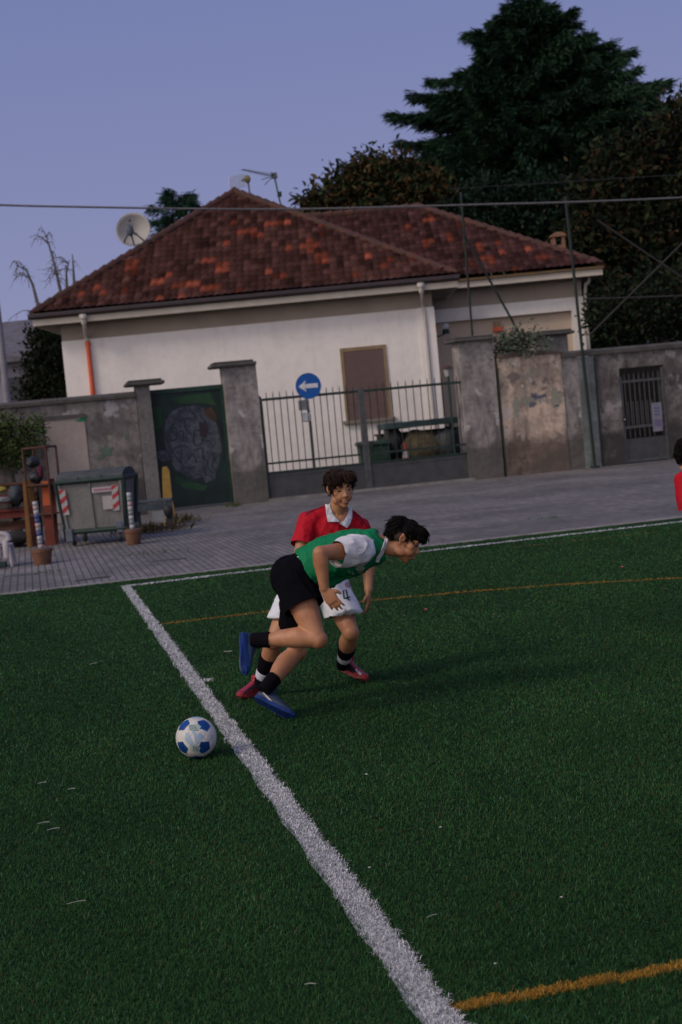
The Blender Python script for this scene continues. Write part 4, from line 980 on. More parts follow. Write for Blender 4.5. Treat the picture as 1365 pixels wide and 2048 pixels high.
# fence frame standing on the wall
fz = lambda px, py, d: P(px, py, d)
d1 = 34.6
p1a, p1b = fz(944, 672, d1), fz(922, 384, d1)
ff = thing('tube_fence', 'thin dark green tube fence post with diagonal stay above the pale pillar', 'fence', (p1a.x, p1a.y, 0))
o_ = Vector((p1a.x, p1a.y, 0))
bm = B(); tube(bm, [(0, 0, .0), p1b-o_+Vector(((p1a-p1b).x*0, 0, 0))], .028, 8); obj('post', bm, m_pole, ff)
bm = B(); tube(bm, [fz(925, 462, d1)-o_, fz(1056, 697, d1+.2)-o_], .028, 8); obj('stay', bm, m_pole, ff)
g_, _z = ws(1180, 800, TW-.12); q = F(g_, TW-.12, 0); tp = P(1131, 393, q.y)
pp = thing('fence_post', 'tall dark green tube post in front of the right wall', 'post', q)
bm = B(); tube(bm, [(0, 0, -.02), (tp.x-q.x, 0, tp.z)], .037, 10); obj('tube', bm, m_pole, pp)
bm = B(); tube(bm, [(0, 0, 0), (0, 0, .04)], .11, 12); obj('base_collar', bm, m_pole, pp)
d2 = 36.2
q3 = P(1420, 700, d2); rf = thing('tube_fence', 'faint rusty tube fence frame with crossed stays above the right wall', 'fence', (q3.x, d2, 0)); o_ = Vector((q3.x, d2, 0))
m_stay = pm('stay_brown', (.030, .026, .024), (.020, .018, .017), 9, .7, .1)
bm = B(); tube(bm, [(0, 0, 0), (0, 0, 9.0)], .05, 8); obj('post', bm, m_stay, rf)
for a_, b_ in (((1180, 670), (1420, 432)), ((1195, 440), (1420, 592))):
    bm = B(); tube(bm, [P(*a_, d2)-o_, P(*b_, d2)-o_], .024, 8); obj('stay', bm, m_stay, rf)
bm = B(); tube(bm, [P(1168, 598, d2)-o_, P(1425, 590, d2)-o_], .022, 6); obj('rail', bm, m_stay, rf)
# the thick cable crossing the picture
q0_ = P(-260, 405, 29); q1_ = P(1640, 376, 33.5)
cb = thing('overhead_cable', 'grey overhead cable sagging across the whole view', 'cable', q0_)
pts = []
for (px, py, dd_) in ((-260, 398, 29), (0, 410, 29.8), (200, 414.5, 30.3), (420, 418, 31), (600, 418, 31.5), (800, 413.5, 32), (1000, 408, 32.6), (1135, 404.5, 33), (1365, 395, 33.7), (1640, 378, 34.5)): pts.append(P(px, py, dd_)-q0_)
bm = B(); tube(bm, smoothpath(pts, 5), .022, 8); obj('cable', bm, pm('cable_grey', (.14, .135, .14), (.1, .1, .1), 8, .7, .05), cb)
for k, (ya, yb) in enumerate(((378, 352), )):
    q = P(900, ya, 33.4); wv = thing('tension_wire', 'very thin dark wire above the overhead cable at the right', 'wire', q)
    bm = B(); tube(bm, [Vector((0, 0, 0)), P(1640, yb-20, 35)-q], .010, 5); obj('wire', bm, m_dark, wv)

# ================================================================ street clutter on the pavers, left
def wxyz(px, py): r = ray(px, py); k = -EYE/r.z; q = Vector((0, 0, EYE))+r*k; q.z = 0; return q
# waste container
dq = wxyz(186, 1092); zrot = radians(-4)
m_cont = grime('container_steel', (.18, .173, .168), (.135, .13, .126), (.08, .077, .073), 1.6, 14, .35, .25, .55); m_cgreen = pm('container_green', (.013, .034, .029), (.009, .024, .021), 5, .55, .1)
m_lid = grime('container_lid', (.075, .083, .086), (.045, .055, .055), (.035, .04, .04), 4, 14, .6, .1)
wc = thing('waste_container', 'grey steel wheeled waste container with dark green frame and striped stickers', 'container', (dq.x+.02, dq.y+.35, 0), zrot); wc.scale = (.80, .88, .88)
hw = .62
bm = B(); v = [(-hw, 0, .28), (hw, 0, .28), (hw, .95, .28), (-hw, .95, .28), (-hw-.07, -.10, 1.22), (hw+.07, -.10, 1.22), (hw+.07, 1.05, 1.22), (-hw-.07, 1.05, 1.22)]
vs = [bm.verts.new(p) for p in v]
for f in ((3,2,1,0),(4,5,6,7),(0,1,5,4),(1,2,6,5),(2,3,7,6),(3,0,4,7)): bm.faces.new([vs[i] for i in f])
obj('body', bm, m_cont, wc, bevel=.03)
bm = B()
def fy(z): return -.10*(z-.28)/.94
for xx, wd_ in ((-hw+.0, .05), (-.02, .025), (hw-.05, .05)):
    dx_ = .07*(xx/hw)
    vs = [bm.verts.new(p) for p in ((xx, -.035, .28), (xx+wd_, -.035, .28), (xx+wd_+dx_, -.135, 1.22), (xx+dx_, -.135, 1.22), (xx, .01, .28), (xx+wd_, .01, .28), (xx+wd_+dx_, -.09, 1.22), (xx+dx_, -.09, 1.22))]
    for f in ((0,1,2,3),(7,6,5,4),(0,4,5,1),(1,5,6,2),(2,6,7,3),(3,7,4,0)): bm.faces.new([vs[i] for i in f])
obj_split('rib', bm, m_cont, wc)
bm = B()
for sgn in (-1, 1):
    tube(bm, [(sgn*(hw+.03), .02, .3), (sgn*(hw+.12), -.12, 1.25)], .045, 8); tube(bm, [(sgn*(hw+.03), .95, .3), (sgn*(hw+.12), 1.05, 1.25)], .045, 8); tube(bm, [(sgn*(hw+.12), -.12, 1.25), (sgn*(hw+.12), 1.05, 1.25)], .045, 8)
tube(bm, [(-hw-.12, -.12, 1.25), (hw+.12, -.12, 1.25)], .05, 8); tube(bm, [(-hw-.02, -.02, .27), (hw+.02, -.02, .27)], .05, 8)
obj('frame', bm, m_cgreen, wc)
bm = B(); n_ = 10
for i in range(n_):
    a0_ = pi*i/n_; a1_ = pi*(i+1)/n_
    y0_, z0_ = .46-.60*cos(a0_), 1.28+.16*sin(a0_); y1_, z1_ = .46-.60*cos(a1_), 1.28+.16*sin(a1_)
    vs = [bm.verts.new((x_, yy, zz)) for x_ in (-hw-.1, hw+.1) for yy, zz in ((y0_, z0_), (y1_, z1_))]
    bm.faces.new([vs[0], vs[1], vs[3], vs[2]])
bmesh.ops.remove_doubles(bm, verts=list(bm.verts), dist=.001)
for sx in (-hw-.1, hw+.1):
    bm.faces.new([v for v in sorted([v for v in bm.verts if abs(v.co.x-sx) < .001], key=lambda v: v.co.y)])
for sx in (-.25, .25): box(bm, sx-.02, sx+.02, -.16, -.1, 1.27, 1.33)
obj('lid', bm, m_lid, wc)
m_red = pm('sticker_red', (.34, .035, .045), (.27, .03, .04), 9, .5, 0); m_wh = pm('sticker_white', (.36, .36, .355), (.29, .29, .29), 9, .5, 0)
for x0_, x1_ in ((-hw-.0, -hw+.13), (hw-.2, hw-.07)):
    bm = B(); b2 = B()
    def fp(x, z, e): return (x+.07*(x/hw)*((z-.28)/.94), fy(z)-e, z)
    zt_, zb_ = 1.12, .62
    vs = [bm.verts.new(fp(x, z, .038)) for x, z in ((x0_, zb_), (x1_, zb_), (x1_, zt_), (x0_, zt_))]; bm.faces.new(vs)
    for k in range(3):
        za = zb_+.02+k*.19
        vs = [b2.verts.new(fp(x, z, .041)) for x, z in ((x0_, za), (x1_, min(za+.09, zt_)), (x1_, min(za+.18, zt_)), (x0_, min(za+.09, zt_)))]; b2.faces.new(vs)
    st_ = obj('reflector_sticker', bm, m_wh, wc); obj('stripe', b2, m_red, st_)
for nm, q, mm in (('label_band', (.03, hw-.2, 1.0, 1.1), pm('label_pale', (.40, .37, .40), (.34, .31, .34), 12, .6, 0)), ('notice', (.22, .42, .66, .92), pm('notice_pale', (.36, .34, .33), (.3, .28, .27), 12, .7, 0))):
    bm = B(); vs = [bm.verts.new(fp(x, z, .037)) for x, z in ((q[0], q[2]), (q[1], q[2]), (q[1], q[3]), (q[0], q[3]))]; bm.faces.new(vs); lb = obj(nm, bm, mm, wc)
    if nm == 'label_band':
        bm = B()
        for k in range(9):
            xa = .07+k*.04; vs = [bm.verts.new(fp(x, z, .040)) for x, z in ((xa, 1.025), (xa+.026, 1.025), (xa+.026, 1.075), (xa, 1.075))]; bm.faces.new(vs)
        obj('lettering', bm, pm('label_red', (.3, .10, .12), (.25, .1, .12), 9, .7, 0), lb)
for sx in (-.5, .5):
    for sy in (.05, .9):
        bm = B(); tube(bm, [(sx-.03, sy, .1), (sx+.03, sy, .1)], .095, 14); wl = obj('wheel', bm, m_dark, wc)
        bm = B(); box(bm, sx-.05, sx+.05, sy-.04, sy+.04, .17, .27); box(bm, sx-.05, sx-.036, sy-.03, sy+.03, .08, .17); box(bm, sx+.036, sx+.05, sy-.03, sy+.03, .08, .17); obj('fork', bm, m_galv, wl)
bm = B(); box(bm, -hw-.02, -hw+.14, -.10, .05, .08, .34); obj('foot_pedal', bm, pm('pedal_blue_grey', (.10, .115, .15), (.07, .08, .1), 8, .5, .1), wc, bevel=.02)
bm = B(); box(bm, hw-.16, hw-.02, -.06, .05, .18, .42); obj('foot_pedal', bm, pm('pedal_blue', (.10, .115, .16), (.07, .08, .12), 8, .5, .1), wc, bevel=.02)

# potted striped poles
m_terra = pm('pot_terracotta', (.16, .075, .045), (.09, .045, .03), 6, .85, .2)
m_fill = pm('pot_concrete', (.12, .10, .09), (.08, .07, .065), 20, .95, .4)
def potted(label, px, py, tpx, tpy, cols, rad, h):
    q = wxyz(px, py); t = thing('bollard_pole', label, 'bollard', (q.x, q.y+.15, 0), 0, 'striped poles in clay pots')
    bm = B(); n = 22
    for zz0, zz1, r0, r1 in ((0, h*.8, rad*.82, rad), (h*.8, h, rad*1.08, rad*1.08)):
        loft(bm, [((0, 0, zz0), Vector((1, 0, 0)), Vector((0, 1, 0)), r0, r0), ((0, 0, zz1), Vector((1, 0, 0)), Vector((0, 1, 0)), r1, r1)], n)
    obj('pot', bm, m_terra, t, False)
    bm = B(); loft(bm, [((0, 0, h-.02), Vector((1, 0, 0)), Vector((0, 1, 0)), rad*.92, rad*.92), ((0, 0, h+.005), Vector((1, 0, 0)), Vector((0, 1, 0)), rad*.9, rad*.9)], n); obj('filling', bm, m_fill, t)
    tp = P(tpx, tpy, q.y+.15)-Vector((q.x, q.y+.15, 0)); p0 = Vector((0, 0, h)); k = len(cols)
    bm = B()
    for i, mi in enumerate(cols):
        f0 = len(bm.faces); a_ = p0.lerp(tp, i/k); b_ = p0.lerp(tp, (i+1)/k); tube(bm, [a_, b_], .040, 10); bm.faces.ensure_lookup_table()
        for f in bm.faces[f0:]: f.material_index = mi
    me_m = [pm('stripe_white', (.36, .36, .36), (.3, .3, .3), 9, .5, 0), pm('stripe_blue', (.04, .07, .18), (.035, .06, .14), 9, .5, 0), pm('stripe_pink', (.36, .26, .26), (.32, .23, .23), 9, .5, 0), pm('stripe_grey', (.2, .22, .22), (.17, .18, .18), 9, .5, 0)]
    o = obj('pole', bm, me_m, t, True)
    return t
potted('white and blue striped pole in a brown clay pot, left of the container', 82, 1130, 70, 1003, [2, 3, 0, 1, 3, 2, 1, 1, 0, 2, 0], .155, .23)
potted('pale banded pole in a brown clay pot at the right front corner of the container', 266, 1090, 258, 985, [0, 3, 0, 3, 0, 2, 3, 0], .14, .25)

# yellow board standing in a weedy foot, low trolley, cover plates
q = wxyz(338, 1048); tp = P(331, 936, q.y)
yb = thing('yellow_board', 'worn yellow board standing upright before the painted gate', 'board', (q.x, q.y, 0))
m_yb = grime('yellow_worn', (.30, .20, .05), (.22, .13, .04), (.11, .07, .035), 4, 12, .5, .4)
hgt = tp.z; dx_ = tp.x-q.x
bm = B(); prism(bm, [(-.10, 0), (.13, 0), (.15, .25), (.12, .45), (dx_+.08, hgt-.06), (dx_+.03, hgt+.03), (dx_-.05, hgt+.02), (dx_-.07, hgt-.1), (-.06, .5)], -.03, .03); obj('plank', bm, m_yb, yb, bevel=.006)
bm = B(); prism(bm, [(-.09, 0), (-.02, 0), (-.02, .5), (-.06, .5)], .031, .22); obj('brace', bm, m_yb, yb)
q = wxyz(300, 1062)
tr = thing('park_bench', 'low weathered blue-grey bench between container and yellow board', 'bench', (q.x, q.y+.3, 0), radians(2))
m_bg = grime('bench_blue_grey', (.075, .095, .11), (.05, .06, .075), (.03, .034, .04), 3, 12, .5, .3)
bm = B(); box(bm, -.36, .42, 0, .11, .50, .55); box(bm, -.36, .42, .13, .24, .50, .55); box(bm, -.36, .42, .26, .38, .50, .55); obj('seat', bm, m_bg, tr, bevel=.008)
bm = B(); box(bm, -.36, .42, -.02, .0, .36, .49); obj('apron', bm, m_bg, tr)
for sx in (-.32, .3):
    bm = B(); box(bm, sx, sx+.1, .02, .36, 0, .499); obj('leg', bm, m_bg, tr, bevel=.01)
bm = B(); box(bm, .04, .28, -.035, -.021, .12, .34); obj('panel', bm, pm('bench_panel', (.25, .26, .26), (.2, .21, .21), 8, .6, .1), tr)
bm = B(); ball(bm, (.34, -.02, .32), (.09, .07, .12), seg=10); obj('knob', bm, m_dark, tr, True)
# weeds
def weed(label, px, py, n, h, col, seed, spread=.2):
    q = wxyz(px, py); rg = np.random.default_rng(seed); x_ = rg.normal(0, spread, n); y_ = rg.normal(0, spread*.5, n)
    C_ = np.stack([x_, y_, np.zeros(n)], 1); D_ = np.stack([rg.normal(0, .5, n), rg.normal(0, .5, n), np.ones(n)], 1); L_ = rg.uniform(.4, 1.2, n)*h
    o = link('weeds', cards('weeds', C_, D_, rnd_dirs(n, rg), L_, L_*.08, np.array(col)*rg.uniform(.6, 1.4, (n, 1))), m_leaf); o.location = q; tag(o, label, 'weeds', None, 'stuff')
weed('dry brown weeds under the low bench', 300, 1066, 260, .22, (.10, .075, .04), 51, .28)
weed('dry weeds at the foot of the yellow board', 358, 1046, 160, .2, (.085, .07, .045), 52, .2)
weed('small green weeds on the pavers in front of the bench', 295, 1109, 110, .06, (.06, .085, .02), 53, .3)
weed('small green weed on the pavers right of the front clay pot', 98, 1146, 60, .06, (.055, .08, .02), 54, .12)
weed('green weed at the foot of the tall pale pillar', 466, 1014, 60, .12, (.06, .08, .02), 55, .08)
weed('tiny green weeds on the pavers behind the players, right', 1095, 1038, 50, .05, (.03, .11, .04), 56, .1)
# drain slots in the pavers
for px0, py0, px1, py1, lab in ((152, 1162, 220, 1153, 'dark slot drain near the turf edge at the far left'), (305, 1123, 373, 1117, 'dark slot drain in the pavers in front of the bench'), (12, 1152, 75, 1148, 'faint slot drain before the striped pole, leftmost')):
    a, b = wxyz(px0, py0), wxyz(px1, py1); dr = (b-a).normalized(); nn = Vector((-dr.y, dr.x, 0))*.05; t = thing('slot_drain', lab, 'drain', (a+b)/2, 0, 'slot drains'); L2 = (b-a).length/2
    bm = B(); vs = [bm.verts.new(p) for p in (-dr*L2-nn+Vector((0, 0, .004)), dr*L2-nn+Vector((0, 0, .004)), dr*L2+nn+Vector((0, 0, .004)), -dr*L2+nn+Vector((0, 0, .004)))]; bm.faces.new(vs); obj('slot', bm, m_dark, t)
    bm = B()
    for sgn in (-1, 1): tube(bm, [-dr*L2+nn*sgn*1.15, dr*L2+nn*sgn*1.15], .009, 5)
    obj('rim', bm, m_gpost, t)

# junk store at the far left: rack, boards, beams, bags, chair
q = wxyz(62, 1098); m_rust = pm('rusty_tube', (.085, .035, .022), (.045, .022, .016), 12, .8, .2)
rk = thing('metal_rack', 'tall rusty tube rack holding junk in front of the wall', 'rack', (q.x, q.y+.5, 0), radians(-6))
yq = q.y+.5
def loc(px, py): p = P(px, py, yq); return p.x-q.x, p.z
xa, za = loc(45, 900); xb, zb_ = loc(92, 892); za = (za+zb_)/2
bm = B()
for xx in (xa, xb): tube(bm, [(xx, 0, 0), (xx, 0, za)], .022, 8)
for zz in (za, za*.62, .55): tube(bm, [(xa, 0, zz), (xb, 0, zz)], .022, 8)
obj('front_frame', bm, m_rust, rk)
bm = B()
for xx in (xa, xb): tube(bm, [(xx, .6, 0), (xx, .6, za)], .022, 8); tube(bm, [(xx, 0, za), (xx, .6, za)], .02, 8); tube(bm, [(xx, 0, za*.62), (xx, .6, za*.62)], .02, 8)
tube(bm, [(xa, .6, za), (xb, .6, za)], .022, 8); obj('rear_frame', bm, m_rust, rk)
bm = B(); box(bm, xa, xb, .02, .58, za*.60, za*.615); box(bm, xa, xb, .02, .58, .53, .545); obj('shelf', bm, m_rust, rk)
def clump(name, label, cat, px, py, dy, r, m, seed, group=None):
    p = P(px, py, yq+dy); t = bpy.data.objects; bm = B(); bmesh.ops.create_icosphere(bm, subdivisions=3, radius=1)
    for v in bm.verts:
        k = 1+.25*noise.noise(v.co*1.7+Vector((seed, 0, 0)))+.1*noise.noise(v.co*5+Vector((0, seed, 0))); v.co = Vector((v.co.x*r[0]*k, v.co.y*r[1]*k, v.co.z*r[2]*k))
    o = obj(name, bm, m, None, True); o.location = p; tag(o, label, cat, group); return o
m_bag = pm('bag_black', (.014, .016, .018), (.025, .027, .03), 5, .4, .4, .02); m_mar = pm('cloth_maroon', (.12, .012, .035), (.07, .01, .022), 7, .8, .3)
clump('rubbish_bag', 'black bag on the upper shelf of the rusty rack', 'bag', 66, 925, .25, (.12, .15, .10), m_bag, 1, 'black bags in the rack'); clump('rubbish_bag', 'black bag in the rusty rack beneath the upper bag', 'bag', 73, 955, .25, (.12, .15, .11), m_bag, 2, 'black bags in the rack')
clump('crumpled_cloth', 'dark red cloth hanging in the rusty rack beside the bags', 'cloth', 81, 943, .15, (.055, .05, .11), m_mar, 3); clump('crumpled_cloth', 'dull maroon cloth lying on the pavers beside the white chair', 'cloth', 26, 1118, -1.2, (.13, .1, .04), m_mar, 5)
m_or = pm('board_orange', (.38, .075, .018), (.28, .055, .016), 4, .7, .1); m_am = pm('board_amber', (.17, .08, .016), (.10, .05, .015), 5, .8, .1); m_mr = pm('board_rust', (.13, .022, .014), (.07, .016, .012), 4, .8, .15)
def leaning(name, label, px0, py0, px1, py1, wpx, dy, m, m2=None, split=.5):
    b = P(px1, py1, yq+dy); t_ = P(px0, py0, yq+dy+.15); t = thing(name, label, 'board', (b.x, yq+dy, 0), 0); wd_ = wpx/2844*yq/2
    top = Vector((t_.x-b.x, .15, t_.z)); mid = top*split
    for nm, a_, c_, mm in (('lower_half', Vector((0, 0, 0)), mid, m2 or m), ('upper_half', mid, top, m)):
        bm = B(); vs = []
        for p in (a_, c_):
            for yy in (0, .03):
                for xx in (-wd_, wd_): vs.append(bm.verts.new(p+Vector((xx, yy, 0))))
        for f in ((0, 1, 5, 4), (1, 3, 7, 5), (3, 2, 6, 7), (2, 0, 4, 6), (0, 2, 3, 1), (4, 5, 7, 6)): bm.faces.new([vs[i] for i in f])
        obj(nm, bm, mm, t)
leaning('leaning_board', 'bright orange board on rusty red base standing by the rack, next to the container', 92, 962, 100, 1090, 17, -.05, m_or, m_mr, .62)
leaning('leaning_board', 'narrow orange-red board between rack and container frame', 104, 957, 114, 1090, 9, .3, m_mr, m_mr)
leaning('leaning_board', 'amber board with brown lower half inside the rack', 61, 960, 66, 1090, 13, .2, m_am, m_mr, .6)
leaning('leaning_board', 'thin amber slat left of the rack', 49, 960, 56, 1070, 8, .1, m_am, m_am)
# horizontal red beams on trestles
bs_ = P(15, 1095, yq+.4); sb_ = thing('beam_stack', 'stack of dark red metal beams lying behind the white chair', 'beams', (bs_.x, yq+.4, 0), radians(-4))
for k, (zz, dy) in enumerate(((.06, 0), (.06, .3), (.30, .1), (.52, 0), (.52, .32), (.78, .12), (.98, .2))):
    bm = B(); box(bm, -2.2, .42+.08*((k*7) % 3), dy, dy+.12, zz, zz+.05); box(bm, -2.2, .40+.08*((k*7) % 3), dy+.04, dy+.08, zz+.051, zz+.12); box(bm, -2.2, .42+.08*((k*7) % 3), dy, dy+.12, zz+.121, zz+.16); obj('beam', bm, m_mr if k % 2 else m_rust, sb_)
for xx in (-1.6, .1):
    bm = B(); box(bm, xx, xx+.07, -.05, .5, .0, .055); box(bm, xx, xx+.07, -.05, .5, .225, .295); box(bm, xx, xx+.07, -.05, .5, .465, .515); box(bm, xx, xx+.07, -.05, .5, .70, .775); obj('spacer', bm, m_bark, sb_)
clump('rubbish_bag', 'dark grey-blue sack on the red beams at the left edge', 'bag', 33, 990, .5, (.15, .15, .17), pm('sack_slate', (.04, .05, .06), (.025, .03, .035), 5, .7, .4, .02), 8)
clump('rubbish_bag', 'pale plastic sack on the red beams at the very left edge', 'bag', 8, 1000, .35, (.15, .12, .06), pm('sack_pale', (.2, .19, .2), (.13, .13, .14), 5, .6, .4, .02), 9)
clump('planter_bowl', 'yellow tub behind the sacks at the very left edge', 'tub', 5, 978, .7, (.14, .12, .07), pm('tub_yellow', (.28, .22, .03), (.18, .16, .03), 5, .6, .2), 10)
clump('rubble_heap', 'dark heap of debris under the red beams', 'heap', 30, 1075, .3, (.34, .25, .12), pm('debris', (.04, .036, .038), (.015, .013, .014), 9, .9, .7, .05), 11)
# white moulded chair cut by the left edge (turned, seat away)
q = wxyz(6, 1136); cz = thing('plastic_chair', 'white moulded plastic chair with slotted back at the left edge', 'chair', (q.x-.14, q.y+.05, 0), radians(6))
m_pl = pm('plastic_white', (.42, .38, .39), (.35, .32, .33), 4, .45, .05)
bm = B(); zt_ = P(15, 1066, q.y).z
for k in range(5):
    xx = -.26+k*.115; tube(bm, smoothpath([(xx, .0, .12), (xx, -.01, .3), (xx*1.02, .03, zt_-.05)], 4), [.044]*9, 8, .4)
tube(bm, smoothpath([(-.28, .03, zt_-.12), (-.24, .03, zt_-.03), (0, .03, zt_+.0), (.22, .03, zt_-.03), (.25, .03, zt_-.12)], 5), .045, 9)
obj('backrest', bm, m_pl, cz, True)
bm = B(); box(bm, -.285, .255, .0, .05, zt_-.17, zt_+.01); obj('top_rail', bm, m_pl, cz, bevel=.02)
bm = B(); box(bm, -.27, .27, -.0, .42, .30, .335); obj('seat', bm, m_pl, cz, bevel=.015)
for sx in (-.24, .24):
    for sy in (.02, .4):
        bm = B(); tube(bm, [(sx, sy, .30), (sx*1.12, sy+(.03 if sy > .1 else -.02), 0)], [.03, .022], 8); obj('leg', bm, m_pl, cz)
bm = B(); box(bm, -.3, .22, -.1, -.02, .02, .1); o = obj('green_crate', bm, m_cgreen, None, bevel=.01); o.location = (q.x-.14, q.y, 0); tag(o, 'dark green flat box on the pavers below the white chair', 'box')

# things behind the barred gate
gc = F(ws(845, 880, TW+2.6)[0], TW+2.6, 0)
m_bing = pm('bin_green', (.018, .05, .03), (.012, .032, .022), 4, .5, .1)
def wheelie(label, px, py, ptop, wpx, dy, m):
    p = P(px, py, TW+dy+2.2); w_ = wpx/2844*p.y/2; t = thing('wheelie_bin', label, 'bin', (p.x, p.y, 0), ANG*.4, 'bins behind the barred gate'); zt_ = P(px, ptop, p.y).z
    bm = B(); vs = [bm.verts.new(q) for q in ((-w_*.8, .05, .08), (w_*.8, .05, .08), (w_*.8, .55, .08), (-w_*.8, .55, .08), (-w_, 0, zt_-.1), (w_, 0, zt_-.1), (w_, .68, zt_-.1), (-w_, .68, zt_-.1))]
    for f in ((3,2,1,0),(4,5,6,7),(0,1,5,4),(1,2,6,5),(2,3,7,6),(3,0,4,7)): bm.faces.new([vs[i] for i in f])
    obj('body', bm, m, t, bevel=.03)
    bm = B(); prism(bm, [(-.05, zt_-.095), (.74, zt_-.095), (.74, zt_-.03), (.35, zt_+.01), (-.05, zt_-.04)], -w_-.03, w_+.03, 'x'); obj('lid', bm, m, t, bevel=.01)
    for sx in (-w_*.7, w_*.7):
        bm = B(); tube(bm, [(sx-.03, .56, .1), (sx+.03, .56, .1)], .1, 12); obj('wheel', bm, m_dark, t)
wheelie('green wheeled bin behind the gate centre post', 752, 920, 882, 62, .6, m_bing)
tb = P(850, 870, TW+3.4); zt_ = P(850, 842, tb.y).z
tt_ = thing('covered_table', 'dark tarpaulin covered table piled with junk behind the right gate leaf', 'table', (tb.x, tb.y, 0), ANG)
m_tarp = pm('tarp_blue_green', (.035, .06, .065), (.02, .036, .04), 4, .6, .4, .02)
bm = B(); box(bm, -1.0, 1.05, 0, .9, zt_-.12, zt_+.02)
bmesh.ops.subdivide_edges(bm, edges=list(bm.edges), cuts=7, use_grid_fill=True)
for v in bm.verts: v.co += Vector((noise.noise(v.co*3), noise.noise(v.co*3+Vector((5, 0, 0))), noise.noise(v.co*3+Vector((0, 5, 0)))))*.035
obj('cover', bm, m_tarp, tt_, True)
for sx in (-.95, .95):
    for sy in (.06, .84):
        bm = B(); box(bm, sx-.03, sx+.03, sy-.03, sy+.03, 0, zt_-.1); obj('leg', bm, m_bark, tt_)
bm = B()
for k in range(3): box(bm, -.95+.02*k, .95, .1+.26*k, .32+.26*k, .25, .27)
obj('lower_shelf', bm, m_bark, tt_)
def clump2(name, label, cat, px, py, d, r, m, seed, group=None):
    o = clump(name, label, cat, px, py, d-yq, r, m, seed, group); return o
m_wood = grime('firewood', (.12, .10, .06), (.07, .055, .035), (.03, .025, .018), 5, 12, .6, .2)
clump2('firewood_pile', 'brown pile under the tarpaulin table behind the gate', 'pile', 838, 893, TW+3.7, (.55, .35, .42), m_wood, 21)
clump2('rubbish_bag', 'black sack under the right end of the tarpaulin table', 'bag', 895, 895, TW+3.7, (.5, .3, .48), m_bag, 22); clump2('rubbish_bag', 'black sack at the left end of the tarpaulin table', 'bag', 787, 885, TW+3.7, (.3, .25, .42), m_bag, 23)
sc_ = P(842, 900, TW+4.3); sb2 = thing('dark_backdrop', 'added dark backdrop in the shape of a slatted chest, behind the tarpaulin table', 'chest', (sc_.x, sc_.y, 0), ANG)  # invented chest shape, added as a dark backdrop to the gaps below the table
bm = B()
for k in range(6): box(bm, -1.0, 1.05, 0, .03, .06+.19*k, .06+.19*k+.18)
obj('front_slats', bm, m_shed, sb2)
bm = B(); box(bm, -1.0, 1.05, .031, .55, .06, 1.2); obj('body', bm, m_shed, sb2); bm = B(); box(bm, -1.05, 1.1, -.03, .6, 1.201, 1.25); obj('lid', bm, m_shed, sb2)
q = P(813, 925, TW+3.0); cn = thing('traffic_cone', 'red and white traffic cone behind the right gate leaf', 'cone', (q.x, q.y, 0)); zc_ = P(812, 884, q.y).z
for i in range(5):
    z0_, z1_ = .05+(zc_-.05)*i/5, .05+(zc_-.05)*(i+1)/5; r0_, r1_ = .15-.12*i/5, .15-.12*(i+1)/5
    bm = B(); tube(bm, [(0, 0, z0_), (0, 0, z1_)], [r0_, r1_], 14); obj('band', bm, m_wh if i % 2 else m_red, cn)
bm = B(); box(bm, -.2, .2, -.2, .2, 0, .05); obj('base', bm, m_dark, cn, bevel=.01)
q = P(896, 745, TW+3.4); gl = thing('gate_lantern', 'small pale lantern on a post beside the pale gate pillar', 'lantern', (q.x, q.y, 0))
bm = B(); tube(bm, [(0, 0, 0), (0, 0, q.z-.1)], .03, 8); obj('post', bm, m_dgreen, gl); bm = B(); tube(bm, [(0, 0, q.z-.1), (0, 0, q.z+.1)], [.07, .11], 8); obj('glass', bm, m_wh, gl); bm = B(); tube(bm, [(0, 0, q.z+.1), (0, 0, q.z+.18)], [.15, .03], 8); obj('roof', bm, m_rust, gl)
# ================================================================ people
DG = bpy.context.evaluated_depsgraph_get
def solid_mesh(bm, voxel, sm, smf=.5):
    """union of the overlapping closed shapes as one continuous surface"""
    bmesh.ops.recalc_face_normals(bm, faces=list(bm.faces))
    me = bpy.data.meshes.new('tmp'); bm.to_mesh(me); bm.free(); o = bpy.data.objects.new('tmp', me); COL.objects.link(o)
    r = o.modifiers.new('r', 'REMESH'); r.mode = 'VOXEL'; r.voxel_size = voxel
    s = o.modifiers.new('s', 'SMOOTH'); s.factor = smf; s.iterations = sm
    dg = DG(); dg.update(); out = bpy.data.meshes.new_from_object(o.evaluated_get(dg))
    bpy.data.objects.remove(o); bpy.data.meshes.remove(me); out.materials.clear(); return out
def displace(me, fn):
    n = len(me.vertices); co = np.empty(n*3, np.float32); no = np.empty(n*3, np.float32)
    me.vertices.foreach_get('co', co); me.vertices.foreach_get('normal', no); co = co.reshape(-1, 3); no = no.reshape(-1, 3)
    d = np.array([fn(Vector(c)) for c in co])
    co += no*d[:, None]; me.vertices.foreach_set('co', co.ravel()); me.update()
def folds(ax, f_long, f_cross, amp, seed=0):
    """cloth folds drawn out along ax"""
    ax = Vector(ax).normalized(); off = Vector((seed, seed*1.7, 0))
    def fn(p):
        a = p.dot(ax); q = (p-ax*a)*f_cross + ax*(a*f_long) + off
        r = 1-abs(noise.noise(q))*2; r2 = noise.noise(q*2.1+Vector((3, 1, 2)))
        return amp*(r*abs(r)*.7 + .35*r2)
    return fn
def bvh_of(me): return BVHTree.FromPolygons([v.co.copy() for v in me.vertices], [p.vertices[:] for p in me.polygons])
